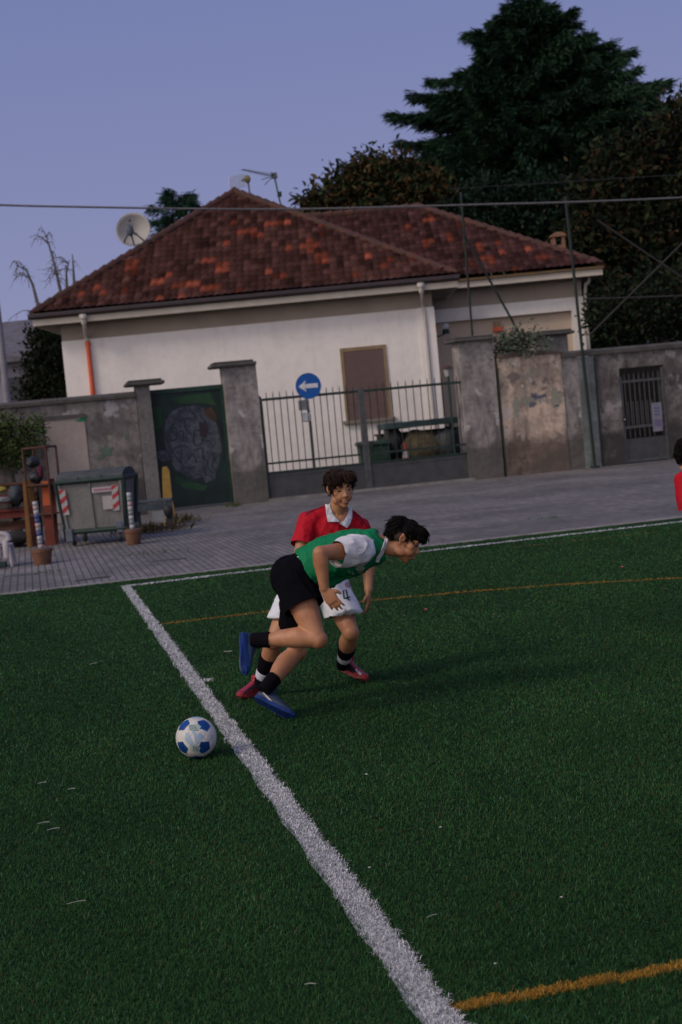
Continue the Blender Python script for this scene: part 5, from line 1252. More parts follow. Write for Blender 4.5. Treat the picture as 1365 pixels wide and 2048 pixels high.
def cut_hems(me, hems, R=.17):
    """open the garment where a limb leaves it: a clean hem instead of a closed end"""
    bm = B(); bm.from_mesh(me)
    for c, ax in hems:
        c = Vector(c); ax = Vector(ax).normalized()
        fs = [f for f in bm.faces if (f.calc_center_median()-c).length < R]
        gm = set(fs) | {e for f in fs for e in f.edges} | {v for f in fs for v in f.verts}
        bmesh.ops.bisect_plane(bm, geom=list(gm), plane_co=c, plane_no=ax, clear_outer=True)
    bm.to_mesh(me); bm.free(); me.update()
def solid(name, bm, m, parent, voxel=.007, sm=6, fold=None, hems=None):
    me = solid_mesh(bm, voxel, sm)
    if hems: cut_hems(me, hems)
    for f in (fold or []): displace(me, f)
    bv = bvh_of(me); o = link(name, me, m, parent, True, True); return o, bv
def joint_bvh(*meshes):
    vs = []; fs = []
    for me in meshes:
        o_ = len(vs); vs += [v.co.copy() for v in me.vertices]; fs += [[i+o_ for i in p.vertices] for p in me.polygons]
    return BVHTree.FromPolygons(vs, fs)
def world_copy(o): me = o.data.copy(); me.transform(Matrix.Translation(base_of(o))); return me
def pip(poly, x, y):
    c = False; n = len(poly)
    for i in range(n):
        x0, y0 = poly[i]; x1, y1 = poly[i-1]
        if (y0 > y) != (y1 > y) and x < (x1-x0)*(y-y0)/(y1-y0)+x0: c = not c
    return c
def stamp(name, bv, polys, m, parent, step=.6, off=.0025, back=(0, 0, EYE)):
    """a print or stripe laid on a garment's own surface"""
    o = Vector(back); V = {}; vs = []; fs = []
    def vert(i, j):
        if (i, j) not in V:
            r = ray(i*step, j*step).normalized(); h = bv.ray_cast(o, r, 60)
            if h[0] is None: V[(i, j)] = None
            else: V[(i, j)] = len(vs); vs.append(h[0]-r*off)
        return V[(i, j)]
    for poly in polys:
        xs = [p[0] for p in poly]; ys = [p[1] for p in poly]
        for i in range(int(min(xs)/step)-1, int(max(xs)/step)+2):
            for j in range(int(min(ys)/step)-1, int(max(ys)/step)+2):
                if pip(poly, (i+.5)*step, (j+.5)*step):
                    q = [vert(i, j), vert(i+1, j), vert(i+1, j+1), vert(i, j+1)]
                    if None not in q:
                        P4 = [vs[k] for k in q]
                        if max((P4[a]-P4[(a+1) % 4]).length for a in range(4)) < .03: fs.append(q)
    used = sorted({k for f in fs for k in f}); mp = {k: n for n, k in enumerate(used)}
    me = bpy.data.meshes.new(name); me.from_pydata([vs[k] for k in used], [], [[mp[k] for k in f] for f in fs]); me.update()
    return link(name, me, m, parent, True, True)
def band(pts, w):                        # polyline with width -> polygon, in photo pixels
    L = []; R = []; n = len(pts)
    if not isinstance(w, (list, tuple)): w = [w]*n
    for i, (x, y) in enumerate(pts):
        a = pts[max(i-1, 0)]; b = pts[min(i+1, n-1)]; tx, ty = b[0]-a[0], b[1]-a[1]; l = sqrt(tx*tx+ty*ty)+1e-9
        L.append((x-ty/l*w[i]/2, y+tx/l*w[i]/2)); R.append((x+ty/l*w[i]/2, y-tx/l*w[i]/2))
    return L+R[::-1]
def limb(bm, pts, rad, n=14, flat=1.0, ref=None): tube(bm, pts, rad, n, flat, ref)
def hand(bm, wr, dr, palm, thumb, curl=.35, k=1.0, spread=.0):
    dr = Vector(dr).normalized(); th = Vector(thumb); th = (th-dr*th.dot(dr)).normalized(); pn = Vector(palm); pn = (pn-dr*pn.dot(dr)-th*pn.dot(th)).normalized()
    secs = [(wr-dr*.02*k, th, pn, .027*k, .020*k), (wr+dr*.015*k, th, pn, .031*k, .019*k), (wr+dr*.045*k, th, pn, .039*k, .018*k), (wr+dr*.075*k, th, pn, .042*k, .0155*k), (wr+dr*.094*k, th, pn, .038*k, .012*k)]
    loft(bm, secs, 14, 2.6)
    for i, (ln, cu) in enumerate(((.072, .85), (.080, 1.0), (.074, 1.1), (.058, 1.25))):
        p = wr+dr*(.086-.004*abs(i-1.2))*k+th*(.030-.0195*i)*k; d = (dr+th*(.10-.07*i)*(1+spread*6)).normalized(); pts = [p-d*.012*k]; pts.append(p)
        for s_, f in ((.45, .5), (.31, 1.0), (.24, .8)):
            a = curl*cu*f; d = (d*cos(a)+pn*sin(a)).normalized(); p = p+d*ln*s_*k; pts.append(p)
        tube(bm, pts, [.0095*k, .0098*k, .0090*k, .0082*k, .0062*k], 10)
    p = wr+dr*.028*k+th*.026*k; d = (th*.72+dr*.62+pn*.32).normalized(); pts = [p-d*.012*k, p, p+d*.036*k]
    d2 = (th*.3+dr*.85+pn*.4).normalized(); pts.append(pts[-1]+d2*.032*k); tube(bm, pts, [.014*k, .0135*k, .0115*k, .0082*k], 10)
class Head:
    def __init__(s, c, fwd, up, k=1.0):
        s.c = Vector(c); s.f = Vector(fwd).normalized(); u = Vector(up); s.u = (u-s.f*u.dot(s.f)).normalized(); s.x = s.f.cross(s.u); s.k = k
    def p(s, x, y, z): return s.c+(s.x*x+s.f*y+s.u*z)*s.k
    def e(s, bm, c, r, seg=20): ball(bm, s.p(*c), [q*s.k for q in r], s.x, s.f, s.u, seg)
    def build(s, bm):
        e = lambda c, r: s.e(bm, c, r)
        e((0, -.014, .046), (.073, .094, .082)); e((0, .028, .012), (.063, .064, .070)); e((0, .030, -.048), (.052, .056, .052)); e((0, .050, -.080), (.034, .034, .026)); e((0, .068, -.094), (.022, .020, .016))
        for q in (-1, 1):
            e((q*.040, .055, -.010), (.026, .027, .026)); e((q*.028, .060, -.036), (.030, .034, .034)); e((q*.016, .080, -.012), (.018, .018, .024)); e((q*.045, .012, -.062), (.016, .040, .026)); e((q*.028, .078, .035), (.028, .016, .010))
            e((q*.0115, .101, -.026), (.0085, .011, .0075)); e((q*.031, .074, .0135), (.0155, .0125, .0115))
            # ear: rim, lobe
            b = B(); tmp = [s.p(q*.072, -.004, -.026), s.p(q*.078, -.012, -.010), s.p(q*.084, -.020, .014), s.p(q*.083, -.012, .028), s.p(q*.077, .004, .022), s.p(q*.073, .006, .0)]; b.free()
            tube(bm, smoothpath(tmp, 3), .0075*s.k, 8); e((q*.075, -.006, .0), (.007, .013, .022))
        tube(bm, [s.p(0, .082, .030), s.p(0, .092, .012), s.p(0, .104, -.008), s.p(0, .112, -.022), s.p(0, .100, -.033)], [q*s.k for q in (.009, .0085, .0095, .0115, .009)], 10)
        e((0, .086, -.046), (.024, .016, .012)); e((0, .086, -.068), (.022, .015, .010))
    def details(s, root, m_brow, m_lip, m_eye, look_down=True, hair_m=None):
        for q in (-1, 1):
            bm = B(); tube(bm, smoothpath([s.p(q*.014, .0945, .034), s.p(q*.030, .0935, .040), s.p(q*.050, .076, .034)], 4), [s.k*w for w in (.0045, .005, .0055, .0055, .0055, .0045, .004, .003, .002)], 6); obj('eyebrow', bm, m_brow, root, True, True)
            bm = B(); s.e(bm, (q*.031, .0755, .0095), (.0138, .0122, .0085), 12); ey = obj('eye', bm, m_eye, root, True, True)
            bm = B(); tube(bm, smoothpath([s.p(q*.017, .0835, .010), s.p(q*.031, .0895, .0115 if not look_down else .0085), s.p(q*.046, .0775, .010)], 4), .0022*s.k, 5); obj('eyelash', bm, m_brow, root, True, True)
        bm = B()
        for z, r in ((-.0505, .0062), (-.0635, .0075)):
            tube(bm, smoothpath([s.p(-.023, .091, z*.5-.0285), s.p(-.010, .1015, z), s.p(0, .1030, z-.0008), s.p(.010, .1015, z), s.p(.023, .091, z*.5-.0285)], 3), [.002*s.k]+[r*s.k*(.55+.45*sin(pi*i/12)) for i in range(1, 12)]+[.002*s.k], 8)
        obj('lips', bm, m_lip, root, True, True)
        bm = B(); s.e(bm, (0, .0985, -.0570), (.014, .005, .0030), 10); obj('mouth', bm, m_brow, root, True, True)
def hair(H, m, root, seed, lobes, nst, flow, rad=.0030, ln=(.03, .07), keep=None, jit=.10, front=.045):
    rg = random.Random(seed); bm = B()
    for c, r in lobes: H.e(bm, c, r, 20)
    me = solid_mesh(bm, .006*H.k, 3); displace(me, lambda p: .004*noise.noise(p*55)+.003*noise.noise(p*110))
    b2 = B(); b2.from_mesh(me); vs = [(v.co.copy(), v.normal.copy()) for v in b2.verts]
    for k in range(nst):
        co, no = rg.choice(vs); d = co-H.c; l = (d.dot(H.x)/H.k, d.dot(H.f)/H.k, d.dot(H.u)/H.k)
        if keep and not keep(*l): continue
        fl = flow(*l); g = H.x*fl[0]+H.f*fl[1]+H.u*fl[2]; g = (g-no*g.dot(no)*.85)
        if g.length < 1e-4: continue
        g.normalize(); g = (g+Vector((rg.gauss(0, jit), rg.gauss(0, jit), rg.gauss(0, jit)))).normalized(); L = rg.uniform(*ln)*H.k
        if l[1] > .03: L = max(.012, min(L, (l[2]-front+rg.uniform(-.004, .012))*1.25))
        pts = [co-no*.004, co+g*L*.4+no*rg.uniform(.001, .005), co+g*L*.75+no*rg.uniform(-.001, .004), co+g*L-no*rg.uniform(.002, .008)]
        tube(b2, pts, [rad, rad*.95, rad*.7, rad*.15], 5)
    out = bpy.data.meshes.new('hair'); b2.to_mesh(out); b2.free(); bpy.data.meshes.remove(me)
    return link('hair', out, m, root, True, True)
def shoe(root, heel, toe, up, m_up, m_sole, m_str=None, k=1.0, stripes='swoosh', side=1, studs=True):
    f = (toe-heel).normalized(); u = (up-f*up.dot(f)).normalized(); x = f.cross(u)
    Lk = k
    def p(a, b, c): return heel+(f*a+x*b+u*c)*Lk
    bm = B(); secs = []
    for a, hw, z0, z1 in ((.0, .017, .016, .058), (.006, .027, .008, .078), (.03, .034, .004, .096), (.065, .036, .004, .098), (.10, .037, .004, .086), (.15, .042, .004, .068), (.20, .046, .004, .054), (.24, .042, .007, .046), (.262, .030, .012, .040), (.275, .014, .018, .032)):
        secs.append((p(a, .006*sin(a*12), (z0+z1)/2), x, u, hw*Lk, (z1-z0)/2*Lk))
    loft(bm, secs, 16, 2.4); tube(bm, [p(.05, 0, .07), p(.045, 0, .125)], [.040*Lk, .041*Lk], 14)
    o, bv = solid('shoe', bm, m_up, root, .006, 4)
    bm = B(); outl = []
    for a, hw in ((-.002, .012), (.01, .029), (.04, .036), (.08, .034), (.12, .036), (.17, .044), (.21, .047), (.245, .042), (.27, .026), (.28, .010)): outl.append((a, hw))
    ring = [(a, hw+.006*sin(a*12)) for a, hw in outl]+[(a, -hw+.006*sin(a*12)) for a, hw in outl[::-1]]
    lo = [bm.verts.new(p(a, b, -.006+.02*max(0, a-.22)/.06)) for a, b in ring]; hi = [bm.verts.new(p(a, b, .018+.012*max(0, a-.22)/.06)) for a, b in ring]; n = len(ring)
    bm.faces.new(lo); bm.faces.new(hi[::-1])
    for i in range(n): bm.faces.new([lo[i], hi[i], hi[(i+1) % n], lo[(i+1) % n]])
    if studs:
        for a in np.arange(.012, .27, .015):
            for b in (-.036, -.027, -.018, -.009, 0, .009, .018, .027, .036):
                if abs(b) < np.interp(a, [q[0] for q in outl], [q[1] for q in outl])-.013: tube(bm, [p(a, b+.006*sin(a*12), -.002), p(a, b+.006*sin(a*12), -.0085+.02*max(0, a-.22)/.06)], [.0036*Lk, .0026*Lk], 5)
    so_ = link('sole', (lambda me: (bm.to_mesh(me), bm.free(), me)[2])(bpy.data.meshes.new('sole')), m_sole, root, False, True)
    so_.parent = o; so_.location = (0, 0, 0)
    so_.data.transform(Matrix.Identity(4))
    return o, bv, p
def person(label, base, group=None): return thing('person', label, 'person', base, 0, group)

def build_person(root, J, mats, shirt_r=1.0, k=1.0, bodyk=1.0):
    """J: joints in metres. One skin body; garments as children."""
    pel, ch, nk = J['pel'], J['chest'], J['neck']; H = J['head']
    hipX = (J['hipR']-J['hipL']).normalized(); shX = (J['shR']-J['shL']).normalized()
    spine = smoothpath([pel-(ch-pel)*.16, pel, (pel*.5+ch*.5)+J.get('belly', Vector((0, 0, 0))), ch, nk], 5); n = len(spine)
    prof = [(.0, .135, .10), (.25, .165, .118), (.42, .142, .100), (.6, .152, .108), (.78, .168, .112), (.90, .150, .090), (.96, .095, .070), (1, .060, .058)]
    def sect(f, gx=0, gy=0):
        i = f*(n-1); a = int(min(i, n-2)); c = spine[a].lerp(spine[a+1], i-a); T = (spine[a+1]-spine[a]).normalized()
        X = hipX.lerp(shX, min(1, f*1.2)).normalized(); X = (X-T*X.dot(T)).normalized(); Y = T.cross(X)
        rx = np.interp(f, [q[0] for q in prof], [q[1] for q in prof])*bodyk; ry = np.interp(f, [q[0] for q in prof], [q[2] for q in prof])*bodyk
        return (c, X, Y, float(rx)+gx, float(ry)+gy)
    bm = B(); loft(bm, [sect(f) for f in np.linspace(0, 1, 14)], 20, 2.2)
    # neck and head
    tube(bm, [nk-(H.p(0, -.02, -.04)-nk)*.35, nk, H.p(0, -.022, -.06), H.p(0, -.02, .0)], [.075*k, .060*k, .055*k, .055*k], 16)
    H.build(bm)
    for s in 'LR': tube(bm, [nk+(H.p(0, -.02, -.04)-nk)*.22, nk.lerp(J['sh'+s], .45), J['sh'+s]], [.046*k, .052*k, .052*k], 12)
    for s in 'LR':
        sh, el, wr, hp, kn, an = (J[q+s] for q in ('sh', 'el', 'wr', 'hip', 'kn', 'an'))
        ball(bm, sh, .060*k, seg=16)
        limb(bm, [sh+(el-sh)*-.12, sh, sh.lerp(el, .35), sh.lerp(el, .75), el], [q*k for q in (.050, .056, .053, .045, .041)])
        ball(bm, el, .042*k, seg=14)
        limb(bm, [el+(wr-el)*-.03, el.lerp(wr, .12), el.lerp(wr, .30), el.lerp(wr, .65), wr, wr+(wr-el).normalized()*.015], [q*k for q in (.040, .044, .045, .036, .0285, .027)])
        hd = J['hand'+s]; hand(bm, wr+(wr-el).normalized()*.012, *hd[:3], curl=hd[3], k=k*.98, spread=hd[4] if len(hd) > 4 else 0)
        limb(bm, [hp+(hp-kn)*.08, hp, hp.lerp(kn, .3), hp.lerp(kn, .65), hp.lerp(kn, .9), kn], [q*k for q in (.080, .093, .090, .074, .058, .055)], 18)
        ball(bm, kn+J['kf'+s]*.012, .056*k, seg=16)
        bk = -J['kf'+s]
        limb(bm, [kn+(an-kn)*-.03, kn.lerp(an, .1)+bk*.004, kn.lerp(an, .28)+bk*.016, kn.lerp(an, .5)+bk*.012, kn.lerp(an, .75), an, an+(an-kn)*.08], [q*k for q in (.052, .055, .062, .055, .041, .035, .035)], 18)
    body, bvb = solid('body', bm, mats['skin'], root, .0055, 5)
    return body, bvb, sect
def V(*a): return Vector(a)
def trap(bm, J, r=.062):
    nk, h = J['neck'], J['head']; u = (h.p(0, -.02, -.04)-nk)
    for s in 'LR': tube(bm, [nk+u*.08, nk.lerp(J['sh'+s], .45)+u*.03, J['sh'+s]], [r*.8, r, r], 14)
def px_dir(dx, dy, away=0): return (CR*dx - CU*dy + Vector((0, 1, 0))*away).normalized()

m_skin1 = skinmat('skin_warm', (.42, .21, .105), (.30, .125, .062)); m_skin2 = skinmat('skin_tan', (.43, .205, .105), (.30, .12, .058))
m_hair1 = pm('hair_brown', (.030, .015, .009), (.012, .0065, .0045), 60, .7, .5, .004, spec=.15); m_hair2 = pm('hair_black', (.006, .005, .0045), (.003, .0025, .0025), 60, .75, .5, .004, spec=.08)
m_lip = pm('lip', (.31, .135, .095), (.27, .115, .08), 40, .45, 0); m_eye = pm('eye_dark', (.05, .035, .028), (.03, .02, .018), 60, .25, 0)
m_lid = m_skin1
m_redsh = cloth('shirt_red', (.38, .004, .014)); m_maroon = cloth('stripe_maroon', (.055, .004, .018), wr=.1); m_collar = cloth('collar_white', (.55, .55, .60), wr=.1)
m_wshort = cloth('shorts_white', (.60, .62, .66)); m_greensh = cloth('shirt_green', (.0025, .155, .058)); m_slv = cloth('sleeve_white', (.60, .585, .60))
m_bshort = cloth('shorts_black', (.0035, .0035, .005), .9, .4, .04); m_sock = cloth('sock_black', (.005, .0045, .0065), .9, .2, .05); m_tape = cloth('sock_tape_white', (.55, .55, .60), wr=.1)
m_shoe_r = pm('shoe_red', (.34, .018, .028), (.22, .010, .022), 10, .4, .1, .003); m_shoe_rd = pm('shoe_dark_red', (.03, .006, .01), (.02, .004, .008), 10, .5, .1); m_sole_r = pm('sole_red', (.30, .03, .03), (.2, .02, .02), 10, .5, .1)
m_shoe_b = pm('shoe_navy', (.018, .035, .075), (.010, .022, .05), 14, .55, .2, .003); m_sole_b = pm('sole_blue', (.006, .032, .16), (.005, .022, .11), 10, .45, .1); m_pale = pm('shoe_stripe_pale', (.45, .42, .44), (.4, .37, .4), 10, .5, 0)
m_ink = pm('print_black_green', (.004, .02, .018), (.004, .015, .015), 10, .7, 0)

# ---------------------------------------------------------------- the player in green
root = person('player in green shirt and black shorts bent forward mid-stride, blue boots', V(*P(560, 1436, 8.42).xy, 0))
J = dict(pel=P(588, 1156, 8.42), chest=P(683, 1111, 8.41), neck=P(761, 1089, 8.40), shR=P(712, 1100, 8.23), shL=P(716, 1102, 8.60),
         elR=P(640, 1106, 8.04), wrR=P(649, 1174, 8.06), elL=P(650, 1120, 8.68), wrL=P(680, 1124, 8.64),
         hipR=P(590, 1168, 8.33), hipL=P(594, 1172, 8.52), knR=P(634, 1277, 8.18), anR=P(517, 1280, 8.25), knL=P(594, 1303, 8.62), anL=P(534, 1374, 8.42),
         kfR=px_dir(.8, .5), kfL=px_dir(.8, -.3), belly=px_dir(.1, -1)*.02)
J['head'] = Head(P(806, 1082, 8.40), px_dir(.89, .45, -.06), px_dir(.45, -.89), 1.0)
J['handR'] = (px_dir(.5, .74), px_dir(-.3, .4, .9), px_dir(.75, -.6, -.3), .28, .08); J['handL'] = (px_dir(.9, .1), px_dir(0, .3, -1), px_dir(0, -1), .6)
body, bvb, sect = build_person(root, J, dict(skin=m_skin2), bodyk=.98)
H = J['head']; H.details(root, m_hair2, m_lip, m_eye)
hair(H, m_hair2, root, 5, [((0, -.022, .060), (.076, .094, .074)), ((0, -.050, .036), (.070, .062, .066)), ((0, .045, .086), (.062, .060, .038)), ((.02, .076, .066), (.046, .030, .032)), ((-.025, .074, .068), (.042, .030, .032))], 2300,
     lambda x, y, z: (x*4, .9 if y > -.03 else -.5, -.55), ln=(.03, .065), keep=lambda x, y, z: z > -.005)
# short faded sides
bm = B()
for q in (-1, 1): H.e(bm, (q*.052, -.035, .022), (.0245, .050, .040), 16)
H.e(bm, (0, -.075, .0), (.050, .036, .036), 16)
o, _ = solid('hair_fade', bm, pm('hair_fade', (.05, .03, .022), (.03, .02, .016), 200, .7, .2, .002), root, .006, 3)
# shirt
def shirt_secs(f0, f1, n, gx, gy, sec): return [sec(f, gx, gy) for f in np.linspace(f0, f1, n)]
bm = B(); loft(bm, shirt_secs(.40, .93, 12, .020, .024, sect)+[sect(.97, .024, .030), sect(1.0, .024, .032)], 24, 2.2)
trap(bm, J)
dn = px_dir(.1, 1)
c_ = sect(.62); ball(bm, c_[0]+dn*.045, (.15, .115, .115), px_dir(1, -.35), V(0, 1, 0), dn, 20)
c_ = sect(.48); ball(bm, c_[0]+dn*.04, (.12, .13, .10), px_dir(1, -.35), V(0, 1, 0), dn, 20)
for s in 'R':
    sh, el = J['sh'+s], J['el'+s]; tube(bm, [sh.lerp(sect(.84)[0], .5), sh], [.085, .078], 16)
sh, el = J['shL'], J['elL']; tube(bm, [sh.lerp(sect(.84)[0], .5), sh, sh.lerp(el, .55)], [.085, .078, .072], 16)
tax = (J['neck']-J['pel']).normalized()
gsh, bvs = solid('shirt', bm, m_greensh, root, .007, 8, [folds(px_dir(.8, .6), 2.2, 9, .018, 2), folds(px_dir(.3, 1), 3.5, 22, .009, 5)])
sh, el = J['shR'], J['elR']
bm = B(); ax = (el-sh).normalized(); tube(bm, [sh-ax*.085+px_dir(.1, -.4)*.012, sh-ax*.02, sh+ax*.07+dn*.006, sh+ax*.14+dn*.014, sh+ax*.22+dn*.016], [.074, .092, .088, .074, .070], 20)
slv, bvsl = solid('sleeve', bm, m_slv, root, .006, 4, [folds(px_dir(1, .1), 3, 15, .012, 9)], [(sh+ax*.155+dn*.01, ax)])
# collar
# prints
circ = lambda cx, cy, r, a0=0, a1=2*pi, n=20: [(cx+r*cos(a0+(a1-a0)*i/n), cy+r*sin(a0+(a1-a0)*i/n)) for i in range(n+1)]
m_faint = pm('faint_print', (.40, .40, .39), (.34, .35, .34), 20, .8, 0); m_badge = pm('badge_grey', (.36, .40, .34), (.26, .30, .25), 12, .8, 0)
bvj = joint_bvh(world_copy(gsh), world_copy(body))
oc = stamp('collar', bvj, [band([(776, 1066), (774, 1076), (769, 1092), (763, 1106), (757, 1115), (754, 1124)], 6.5)], m_slv, root, step=.5, off=.008)
sm_ = oc.modifiers.new('thickness', 'SOLIDIFY'); sm_.thickness = .006; sm_.offset = -1
stamp('crest_ring', bvsl, [band(circ(721, 1103, 8), 1.3), band([(716, 1103), (726, 1101)], 1.2), band([(718, 1107), (724, 1107)], 1.1)], m_faint, slv)
stamp('chest_badge', bvs, [[(716, 1144), (712, 1138), (716, 1132), (726, 1131), (730, 1135), (728, 1144), (721, 1149)]], m_badge, gsh)
stamp('chest_mark', bvs, [band([(697, 1140), (702, 1147), (705, 1143), (708, 1150)], 1.4)], m_badge, gsh)
# shorts
bm = B(); loft(bm, [sect(f, .016, .018) for f in np.linspace(.02, .44, 8)], 24, 2.2)
hm = []
for s, f1, r in (('R', .44, (.110, .114, .118)), ('L', .60, (.098, .102, .106))):
    hp, kn = J['hip'+s], J['kn'+s]; tube(bm, [hp+(hp-kn)*.08, hp, hp.lerp(kn, f1*.5), hp.lerp(kn, f1), hp.lerp(kn, f1+.12)], [r[0], r[0], r[1], r[2], r[2]], 20); hm.append((hp.lerp(kn, f1), kn-hp))
ball(bm, J['pel']+px_dir(-.7, .1)*.016, (.115, .15, .135), px_dir(1, -.4), V(0, 1, 0), px_dir(.4, 1), 20)
bsh, bvbs = solid('shorts', bm, m_bshort, root, .007, 5, [folds(px_dir(.5, 1), 3, 13, .013, 4)], hm)
stamp('waist_mark', bvbs, [band([(595, 1113), (606, 1117)], 1.8)], m_slv, bsh)
for s, f0 in (('R', .80), ('L', .74)):
    kn, an = J['kn'+s], J['an'+s]; bm = B(); tube(bm, [kn.lerp(an, f0), kn.lerp(an, .9), an, an+(an-kn)*.12], [.050, .046, .045, .043], 16); solid('sock', bm, m_sock, root, .006, 2)
upR = px_dir(.92, .12, .5); o, bv, pf = shoe(root, P(484, 1266, 8.30), P(487, 1340, 8.16), upR, m_shoe_b, m_sole_b, k=.95)
stamp('side_stripe', bv, [band([(472, 1268), (477, 1280), (482, 1292)], [4, 4.5, 2])], m_pale, o)
upL = px_dir(.48, -.82, .62); o, bv, pf = shoe(root, P(510, 1396, 8.42), P(590, 1440, 8.33), upL, m_shoe_b, m_sole_b, k=.98)
stamp('side_stripe', bv, [band([(526, 1385), (535, 1394), (543, 1403), (549, 1409)], [2, 3.2, 3.4, 2])], m_pale, o)

# ---------------------------------------------------------------- the player in red behind him
root = person('player in red shirt and white shorts standing behind the green player, red boots', V(*P(610, 1390, 9.2).xy, 0))
J = dict(pel=P(632, 1158, 9.27), chest=P(662, 1068, 9.22), neck=P(674, 1026, 9.20), shR=P(616, 1043, 9.14), shL=P(722, 1055, 9.27),
         elR=P(600, 1108, 9.03), wrR=P(634, 1146, 8.86), elL=P(737, 1118, 9.33), wrL=P(737, 1180, 9.22),
         hipR=P(602, 1168, 9.2), hipL=P(664, 1172, 9.29), knR=P(548, 1283, 8.97), anR=P(524, 1356, 9.12), knL=P(702, 1266, 9.02), anL=P(687, 1324, 9.34),
         kfR=V(-.3, -.9, .2).normalized(), kfL=V(.2, -.9, .3).normalized())
fw = V(sin(radians(18)), -cos(radians(18)), -.17)
J['head'] = Head(P(681, 979, 9.12), fw, V(0, -.15, 1), .98)
J['handR'] = (px_dir(.8, .3, -.3), px_dir(0, 1, .3), px_dir(.3, 0, -1), .5); J['handL'] = (px_dir(.02, 1, -.1), px_dir(-.9, 0, .3), px_dir(-.3, 0, -1), .42)
body, bvb, sect = build_person(root, J, dict(skin=m_skin1), k=.97, bodyk=.95)
H = J['head']; H.details(root, m_hair1, m_lip, m_eye)
hair(H, m_hair1, root, 8, [((0, -.026, .058), (.077, .090, .076)), ((0, -.05, .03), (.071, .060, .066)), ((-.030, .046, .086), (.044, .050, .040)), ((.034, .046, .084), (.042, .048, .038)), ((-.042, .066, .064), (.026, .022, .026)), ((.050, .052, .056), (.022, .028, .030)), ((-.020, .076, .074), (.022, .018, .018))], 2400,
     lambda x, y, z: ((x-.012)*16 if y > .0 else x*9, .45 if y > -.02 else -.5, -.6), ln=(.03, .07), keep=lambda x, y, z: z > -.01 and not (y > .055 and z < .062 and abs(x-.012) < .03), front=.054)
bm = B(); loft(bm, shirt_secs(.22, .93, 14, .020, .022, sect)+[sect(.965, .02, .02), sect(.995, .012, .014)], 24, 2.2)
trap(bm, J)
for s in 'LR':
    sh, el = J['sh'+s], J['el'+s]; tube(bm, [sh.lerp(sect(.86)[0], .55), sh, sh.lerp(el, .4), sh.lerp(el, .95)], [.076, .066, .067, .071], 18)
hm = [(J['sh'+q].lerp(J['el'+q], .74), J['el'+q]-J['sh'+q]) for q in 'LR']
rsh, bvs = solid('shirt', bm, m_redsh, root, .007, 6, [folds(px_dir(.4, 1), 3, 11, .012, 12), folds(px_dir(-.5, 1), 4, 24, .006, 15)], hm)
stamp('shoulder_stripe', bvs, [band([(614, 1025), (630, 1014), (652, 1007)], 2.6)], m_maroon, rsh)
stamp('shoulder_stripe', bvs, [band([(611, 1031), (628, 1020), (652, 1012)], 2.0)], m_maroon, rsh)
stamp('shoulder_stripe', bvs, [band([(705, 1023), (720, 1034), (732, 1050)], 2.2)], m_maroon, rsh)
stamp('shoulder_stripe', bvs, [band([(705, 1029), (718, 1039), (728, 1054)], 1.6)], m_maroon, rsh)
# open polo collar: two flat wings from the nape to the V at the breast
bvj = joint_bvh(world_copy(rsh), world_copy(body))
m_cpat = cloth('collar_pattern', (.22, .012, .04), wr=.05)
def tris(path, w, h, n, flip=1):
    out = []
    for i in range(n):
        f = (i+.5)/n*(len(path)-1); a = int(f); t = f-a; x0 = path[a][0]*(1-t)+path[a+1][0]*t; y0 = path[a][1]*(1-t)+path[a+1][1]*t
        dx, dy = path[a+1][0]-path[a][0], path[a+1][1]-path[a][1]; l = sqrt(dx*dx+dy*dy); dx, dy = dx/l, dy/l
        out.append([(x0-dx*w, y0-dy*w), (x0+dx*w, y0+dy*w), (x0-dy*h*flip, y0+dx*h*flip)])
    return out
stamp('neck_opening', bvj, [[(660, 1003), (700, 1006), (697, 1022), (692, 1036), (681, 1047), (672, 1041), (664, 1026)]], m_skin1, rsh, off=.004)
for cl, pt, fl in (([(651, 1007), (656, 1004), (661, 1003), (662, 1018), (667, 1031), (679, 1044), (656, 1044), (653, 1028)], [(653.5, 1010), (655.5, 1028), (659.5, 1043)], -1), ([(697, 1012), (700, 1013), (704, 1021), (704, 1036), (700, 1047), (694, 1056), (679, 1047), (688, 1042), (694, 1032), (697, 1022)], [(703, 1020), (702.4, 1035), (694.5, 1052)], 1)):
    oc = stamp('collar', bvj, [cl], m_collar, root, step=.5, off=.010)
    sm_ = oc.modifiers.new('thickness', 'SOLIDIFY'); sm_.thickness = .006; sm_.offset = -1
    stamp('collar_pattern', bvj, tris(pt, 1.5, 4.0, 8, fl), m_cpat, oc, step=.35, off=.0125)
# shorts
bm = B(); loft(bm, [sect(f, .018, .022) for f in np.linspace(.02, .40, 8)], 24, 2.2); hm = []
for s, f1 in (('R', .60), ('L', .63)):
    hp, kn = J['hip'+s], J['kn'+s]; e_ = .116 if s == 'L' else .098; tube(bm, [hp+(hp-kn)*.10, hp, hp.lerp(kn, f1*.5), hp.lerp(kn, f1), hp.lerp(kn, f1+.13)], [.098, .105, (e_+.105)/2, e_, e_+.003], 20); hm.append((hp.lerp(kn, f1), (kn-hp).normalized()*.35+V(0, 0, -1)))
wsh, bvw = solid('shorts', bm, m_wshort, root, .007, 5, [folds(px_dir(.2, 1), 3, 12, .012, 22), folds(px_dir(1, .5), 4, 22, .006, 25)], hm)
stamp('shorts_number', bvw, [band([(687, 1182), (689, 1197), (695, 1195)], 2.6), band([(687, 1182), (693, 1179.5), (696.5, 1199)], 2.6), band([(689.5, 1197), (701, 1194)], 2.6), band([(696, 1199.5), (702, 1200)], 2.0)], m_ink, wsh, step=.4)
stamp('shorts_badge', bvw, [band(circ(696, 1170, 4.2), 1.6), band([(693, 1168), (699, 1172)], 1.5)], m_red, wsh, step=.4)
